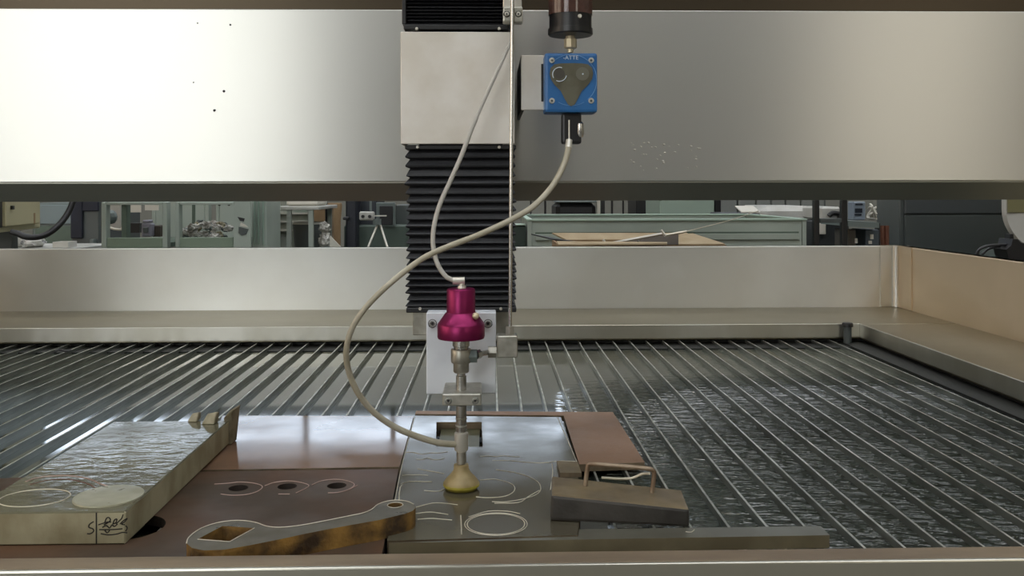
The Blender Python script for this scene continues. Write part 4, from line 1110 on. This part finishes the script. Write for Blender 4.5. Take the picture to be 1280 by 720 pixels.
tag(put('dark_liner', quad_prism([on_y(745, 307, 3.10), on_y(850, 307, 3.10), on_y(850, 293.5, 3.22), on_y(800, 297.5, 3.2)], .004), mat('dark_liner', '#3c3327', .8)), 'dark brown inner sheet standing inside the open carton', 'sheet')

# far row behind the container
t = simple('dim_glass_tank', 'dim green-black box left of the container behind the bellows', 'box', 3.9, px=650)
put('box_body', pbox(B(), 640, 282, 657.5, 311, 3.75, .1, .004, True), mat('dim_green_black', '#3c4843', .25), t)
put('box_edge', pbox(B(), 640, 280.5, 657, 281.8, 3.74, .11, .001), LT, t)
YW = 7.5
for i, (px, w) in enumerate(((663.5, 2.2), (681.5, 3), (779, 2.6), (765, 3))):
    c = on_y(px, 260, YW + .3)
    tag(put('wall_pipe', cyl(B(), (c.x, YW + .3, 0), (c.x, YW + .3, 2.0), w / 2 * YW / FPX, n=10), BLACK_METAL, None, True),
        ('first dark upright pipe right of the bellows', 'second dark upright pipe right of the bellows', 'thin dark pipe far behind the container left of the black locker', 'dark pipe beside the black machine hood')[i], 'pipe')
t = simple('dark_hood', 'low wide black machine hood behind the green container', 'machine', 6.6, px=720)
put('hood_body', pbox(B(), 695, 253.5, 745, 268, 6.6, .5, .03, True), BLACK_METAL, t)
put('hood_edge', pbox(B(), 696, 251.2, 746, 253.2, 6.58, .4, .003), GREY_MID, t)
put('hood_post', pbox(B(), 746.5, 245, 750, 300, 6.6, .05, 0, True), NICKEL, t)
put('hood_post', pbox(B(), 752, 245, 756, 300, 6.6, .05, 0, True), BLACK_METAL, t)
t = simple('black_locker', 'narrow black locker between pale wall and green cupboard', 'locker', 6.5, px=804)
put('locker_body', pbox(B(), 795.5, 247, 813, 300, 6.5, .4, .004, True), BLACK_METAL, t)
put('locker_side', pbox(B(), 813.5, 247, 824, 300, 6.48, .4, .004, True), GREY_MID, t)
t = simple('green_cupboard', 'pale green cupboard rising behind the middle of the container', 'cupboard', 5.6, px=858)
put('cupboard_body', pbox(B(), 824.5, 248, 893, 300, 5.6, .5, .006, True), mat('pale_green', '#93a598', .5), t)
put('cupboard_edge', pbox(B(), 894, 248, 901, 300, 5.65, .4, 0, True), BLACK, t)
t = simple('grey_partition', 'grey panelled partition behind the container on the right', 'partition', 7.0, px=930)
for x0, x1 in ((902, 921), (923, 944), (946, 963), (965, 981), (983, 1000), (1002, 1030)):
    put('panel', pbox(B(), x0, 245, x1, 300, 7.0, .04, .004, True), mat('partition_grey', '#7c807d', .55) if x0 == 902 else bpy.data.materials['partition_grey'], t)
put('partition_rail', pbox(B(), 900, 244, 1032, 310, 7.045, .03, 0, True), GREY_DK, t)
bm = pbox(B(), 905, 262, 924, 268, 5.0, .1, .01)
t = simple('stool', 'low dark seat with a white slanted sheet on it behind the container', 'stool', 5.0, px=915)
put('stool_seat', box(B(), (on_y(903, 0, 5.0).x, 5.0, on_y(910, 268.5, 5.0).z - .03), (on_y(950, 0, 5.0).x, 5.3, on_y(910, 266.5, 5.0).z), .006), BLACK, t)
bm.free()
for px in (906, 947):
    for y in (5.03, 5.27):
        c = on_y(px, 300, 5.0); put('leg', box(B(), (c.x - .015, y - .015, 0), (c.x + .015, y + .015, on_y(910, 268.5, 5.0).z - .0305)), BLACK_METAL, t)
c0_, c1_ = on_y(922, 259, 5.1), on_y(946, 265, 5.1)
tag(put('white_sheet', hexa(B(), [Vector(q) for q in ((on_y(926, 0, 5.02).x, 5.02, on_y(926, 266, 5.02).z), (on_y(950, 0, 5.02).x, 5.02, on_y(926, 266, 5.02).z), (on_y(944, 0, 5.2).x, 5.25, c0_.z), (on_y(921, 0, 5.2).x, 5.25, c0_.z),
      (on_y(926, 0, 5.02).x, 5.02, on_y(926, 266, 5.02).z + .006), (on_y(950, 0, 5.02).x, 5.02, on_y(926, 266, 5.02).z + .006), (on_y(944, 0, 5.2).x, 5.25, c0_.z + .006), (on_y(921, 0, 5.2).x, 5.25, c0_.z + .006))]), PAPER), 'tilted white sheet lying on the dark seat behind the container', 'sheet')
t = simple('white_machine', 'rounded white machine housing beyond the right end of the container', 'machine', 5.4, px=985)
put('housing', pbox(B(), 953, 257.5, 1017, 291, 5.4, .5, .03), WHITE_PAINT, t)
put('plinth', pbox(B(), 958, 291.5, 1021, 320, 5.42, .45, 0, True), mat('dark_plinth', '#3d4642', .5), t)
# black rack with a monitor
YR_ = 3.6
t = simple('black_rack', 'black steel rack with two posts and a shelf right of the container', 'rack', YR_, px=1040)
for x0, x1 in ((1018.5, 1024.5), (1053, 1059.5)):
    put('post', pbox(B(), x0, 245, x1, 320, YR_, .03, .002, True), BLACK_METAL, t)
put('rack_beam', pbox(B(), 1025, 273, 1052.6, 278.5, YR_ + .003, .03, .002), GREY_DK, t)
put('rack_beam', hexa(B(), [on_y(1060, 283, YR_), on_y(1099, 285, YR_), on_y(1099, 285, YR_) + Vector((0, .3, 0)), on_y(1060, 283, YR_) + Vector((0, .3, 0)), on_y(1060, 276, YR_), on_y(1099, 278, YR_), on_y(1099, 278, YR_) + Vector((0, .3, 0)), on_y(1060, 276, YR_) + Vector((0, .3, 0))]), GREY_MID, t)
put('rear_post', pbox(B(), 1097, 279, 1100, 320, YR_ + .28, .03, 0, True), BLACK_METAL, t)
t = simple('bench_machine', 'white machine seen between the two black rack posts', 'machine', 5.0, px=1038)
put('machine_top', pbox(B(), 1026, 258.5, 1051, 275, 5.0, .3, .01), WHITE_PAINT, t)
put('machine_foot', pbox(B(), 1022, 275.5, 1062, 320, 5.02, .3, .01, True), mat('dark_foot', '#34383a', .5), t)
put('white_label', pbox(B(), 1024, 279, 1032.5, 293, 4.99, .0295, .003), PAPER, t)
put('black_arm', sweep(B(), [on_y(1036, 270, 4.98), on_y(1041, 266.5, 4.98), on_y(1050, 268, 4.98), on_y(1049, 273, 4.98)], .014, 8, k=4), BLACK, t, True)
t = simple('small_monitor', 'small blue-grey monitor standing on the black rack', 'monitor', YR_ + .1, px=1074)
zb2 = on_y(1074, 276.6, YR_).z
put('monitor_case', box(B(), (on_y(1066, 0, 3.7).x, 3.7, zb2 + .001), (on_y(1081.5, 0, 3.7).x, 3.76, on_y(1074, 252, 3.7).z), .004), mat('monitor_case', '#7c8896', .45), t)
put('monitor_screen', pbox(B(), 1069, 260.5, 1078, 266, 3.696, .0035), SCREEN, t)
put('monitor_slot', pbox(B(), 1069.5, 254.5, 1078.5, 256.5, 3.696, .0035), SCREEN, t)
put('monitor_slot', pbox(B(), 1068.5, 267.5, 1077, 269.5, 3.696, .0035), SCREEN, t)
cbm = B()
rs = random.Random(2)
for i in range(7):
    p = [on_y(1083 + rs.uniform(0, 13), 253 + rs.uniform(0, 22), 3.7 + rs.uniform(0, .1)) for _ in range(4)]
    sweep(cbm, p, .004, 6, k=5)
tag(put('cable_tangle', cbm, PAPER, None, True), 'tangle of pale cables right of the small monitor', 'cables', kind='stuff')
t = simple('lower_rack_unit', 'blue-grey electronics box with white tags under the black rack', 'electronics', 3.65, px=1080)
put('unit_body', pbox(B(), 1082, 287, 1099, 320, 3.65, .15, .004, True), mat('unit_grey', '#4b555c', .5), t)
put('unit_body', pbox(B(), 1060.5, 287, 1070, 320, 3.67, .15, .004, True), mat('unit_brown', '#5d5750', .5), t)
put('white_tag', pbox(B(), 1088, 293, 1092, 299, 3.646, .0035), PAPER, t)
put('white_tag', pbox(B(), 1086, 301, 1090, 305, 3.646, .0035), PAPER, t)
put('white_tag', pbox(B(), 1069, 298, 1072, 304, 3.64, .0035), PAPER, t)
t = simple('red_pipes', 'pair of red-brown upright pipes left of the large dark cabinet', 'pipes', 3.75, px=1106)
for px in (1103, 1108.5):
    c = on_y(px, 300, 3.75)
    put('pipe', cyl(B(), (c.x, 3.75, 0), (c.x, 3.75, on_y(px, 282, 3.75).z), .009, n=12), REDPIPE, t, True)
# large dark cabinet
t = simple('dark_cabinet', 'large dark grey machine cabinet behind the right tank corner', 'cabinet', 3.9, px=1180)
a, b, c = on_y(1124, 300, 3.9), on_y(1300, 300, 3.9), on_y(1096, 300, 4.5)
zt = 1.5
q0, q1, q2 = Vector((a.x, a.y, 0)), Vector((b.x, b.y, 0)), Vector((c.x, c.y, 0))
q3 = q1 + (q2 - q0)
up_ = Vector((0, 0, zt))
put('cabinet_body', hexa(B(), [q0, q1, q3, q2, q0 + up_, q1 + up_, q3 + up_, q2 + up_], .006), GREY_DK, t)
za = on_y(1200, 268.7, 3.9).z
put('door', box(B(), (a.x + .02, 3.885, .1), (b.x - .02, 3.8995, za), .003), GREY_DK, t)
put('upper_panel', box(B(), (a.x + .02, 3.885, za + .006), (b.x - .02, 3.8995, zt - .02), .003), mat('dark_grey_upper', '#4a4f51', .5), t)
# cream rounded machine at far right
t = simple('rounded_machine', 'cream round-fronted machine with an olive panel at far right', 'machine', 3.4, px=1300)
YQ = 3.35
cx2 = on_y(1312, 262, YQ); R2 = (1312 - 1256) * YQ / FPX
bm = B()
pts = [(cx2.x + R2 * math.cos(a_), cx2.z + R2 * math.sin(a_) * .95) for a_ in [math.radians(90 + 180 * i / 24) for i in range(25)]]
pts = [(x, z) for x, z in pts] 
upright(bm, [(pts[0][0], pts[0][1] + .25)] + [(pts[12][0], pts[0][1] + .25)] + pts[12:] + [(cx2.x + .5, pts[-1][1]), (cx2.x + .5, pts[0][1] + .25)], YQ, YQ + .03)
put('housing', bm, WHITE_PAINT, t)
pq0, pq1 = on_y(1258.5, 266, YQ), on_y(1330, 225, YQ)
put('olive_panel', box(B(), (pq0.x, YQ - .006, pq0.z), (pq1.x, YQ - .0005, pq1.z), .002), mat('olive_panel', '#7f7b58', .5), t)
put('rear_body', box(B(), (2.36, YQ + .031, pts[-1][1]), (cx2.x + .5, YQ + .4, pts[0][1] + .25), .01), CREAM, t)
put('machine_foot', box(B(), (cx2.x - .10, YQ + .05, 0), (cx2.x + .45, YQ + .3, pts[-1][1] - .001)), GREY_MID, t)
# small black device with cables on the right
t = simple('black_device', 'small black stepped device with a cap right beside the tank wall', 'device', 3.0, px=1270)
YD = 2.98
def D2(px, py):
    p = on_y(px, py, YD); return (p.x, p.z)
put('device_body', upright(B(), [D2(1262, 326), D2(1300, 332), D2(1300, 305), D2(1277, 304), D2(1272, 299), D2(1266, 299), D2(1264, 307), D2(1258, 312)], YD, YD + .08), BLACK, t)
put('device_cap', upright(B(), [D2(1266.5, 298.7), D2(1271.5, 298.7), D2(1271, 293), D2(1267, 293)], YD + .02, YD + .05), BLACK, t)
zd = D2(1262, 326)[1]
put('device_stand', box(B(), (D2(1263, 0)[0], YD + .01, 0), (D2(1296, 0)[0], YD + .07, D2(1300, 332)[1] - .004)), BLACK_METAL, t)
bm = sweep(B(), [on_y(*p, YD + .03) for p in ((1219, 320), (1224, 312), (1233, 308), (1245, 306.5), (1258, 306), (1266, 307))], .005, 8, k=5)
sweep(bm, [on_y(*p, YD + .05) for p in ((1228, 318), (1236, 311), (1250, 308), (1262, 310))], .004, 8, k=5)
tag(put('black_cable', bm, BLACK, None, True), 'looped black cable beside the small black device at right', 'cable')
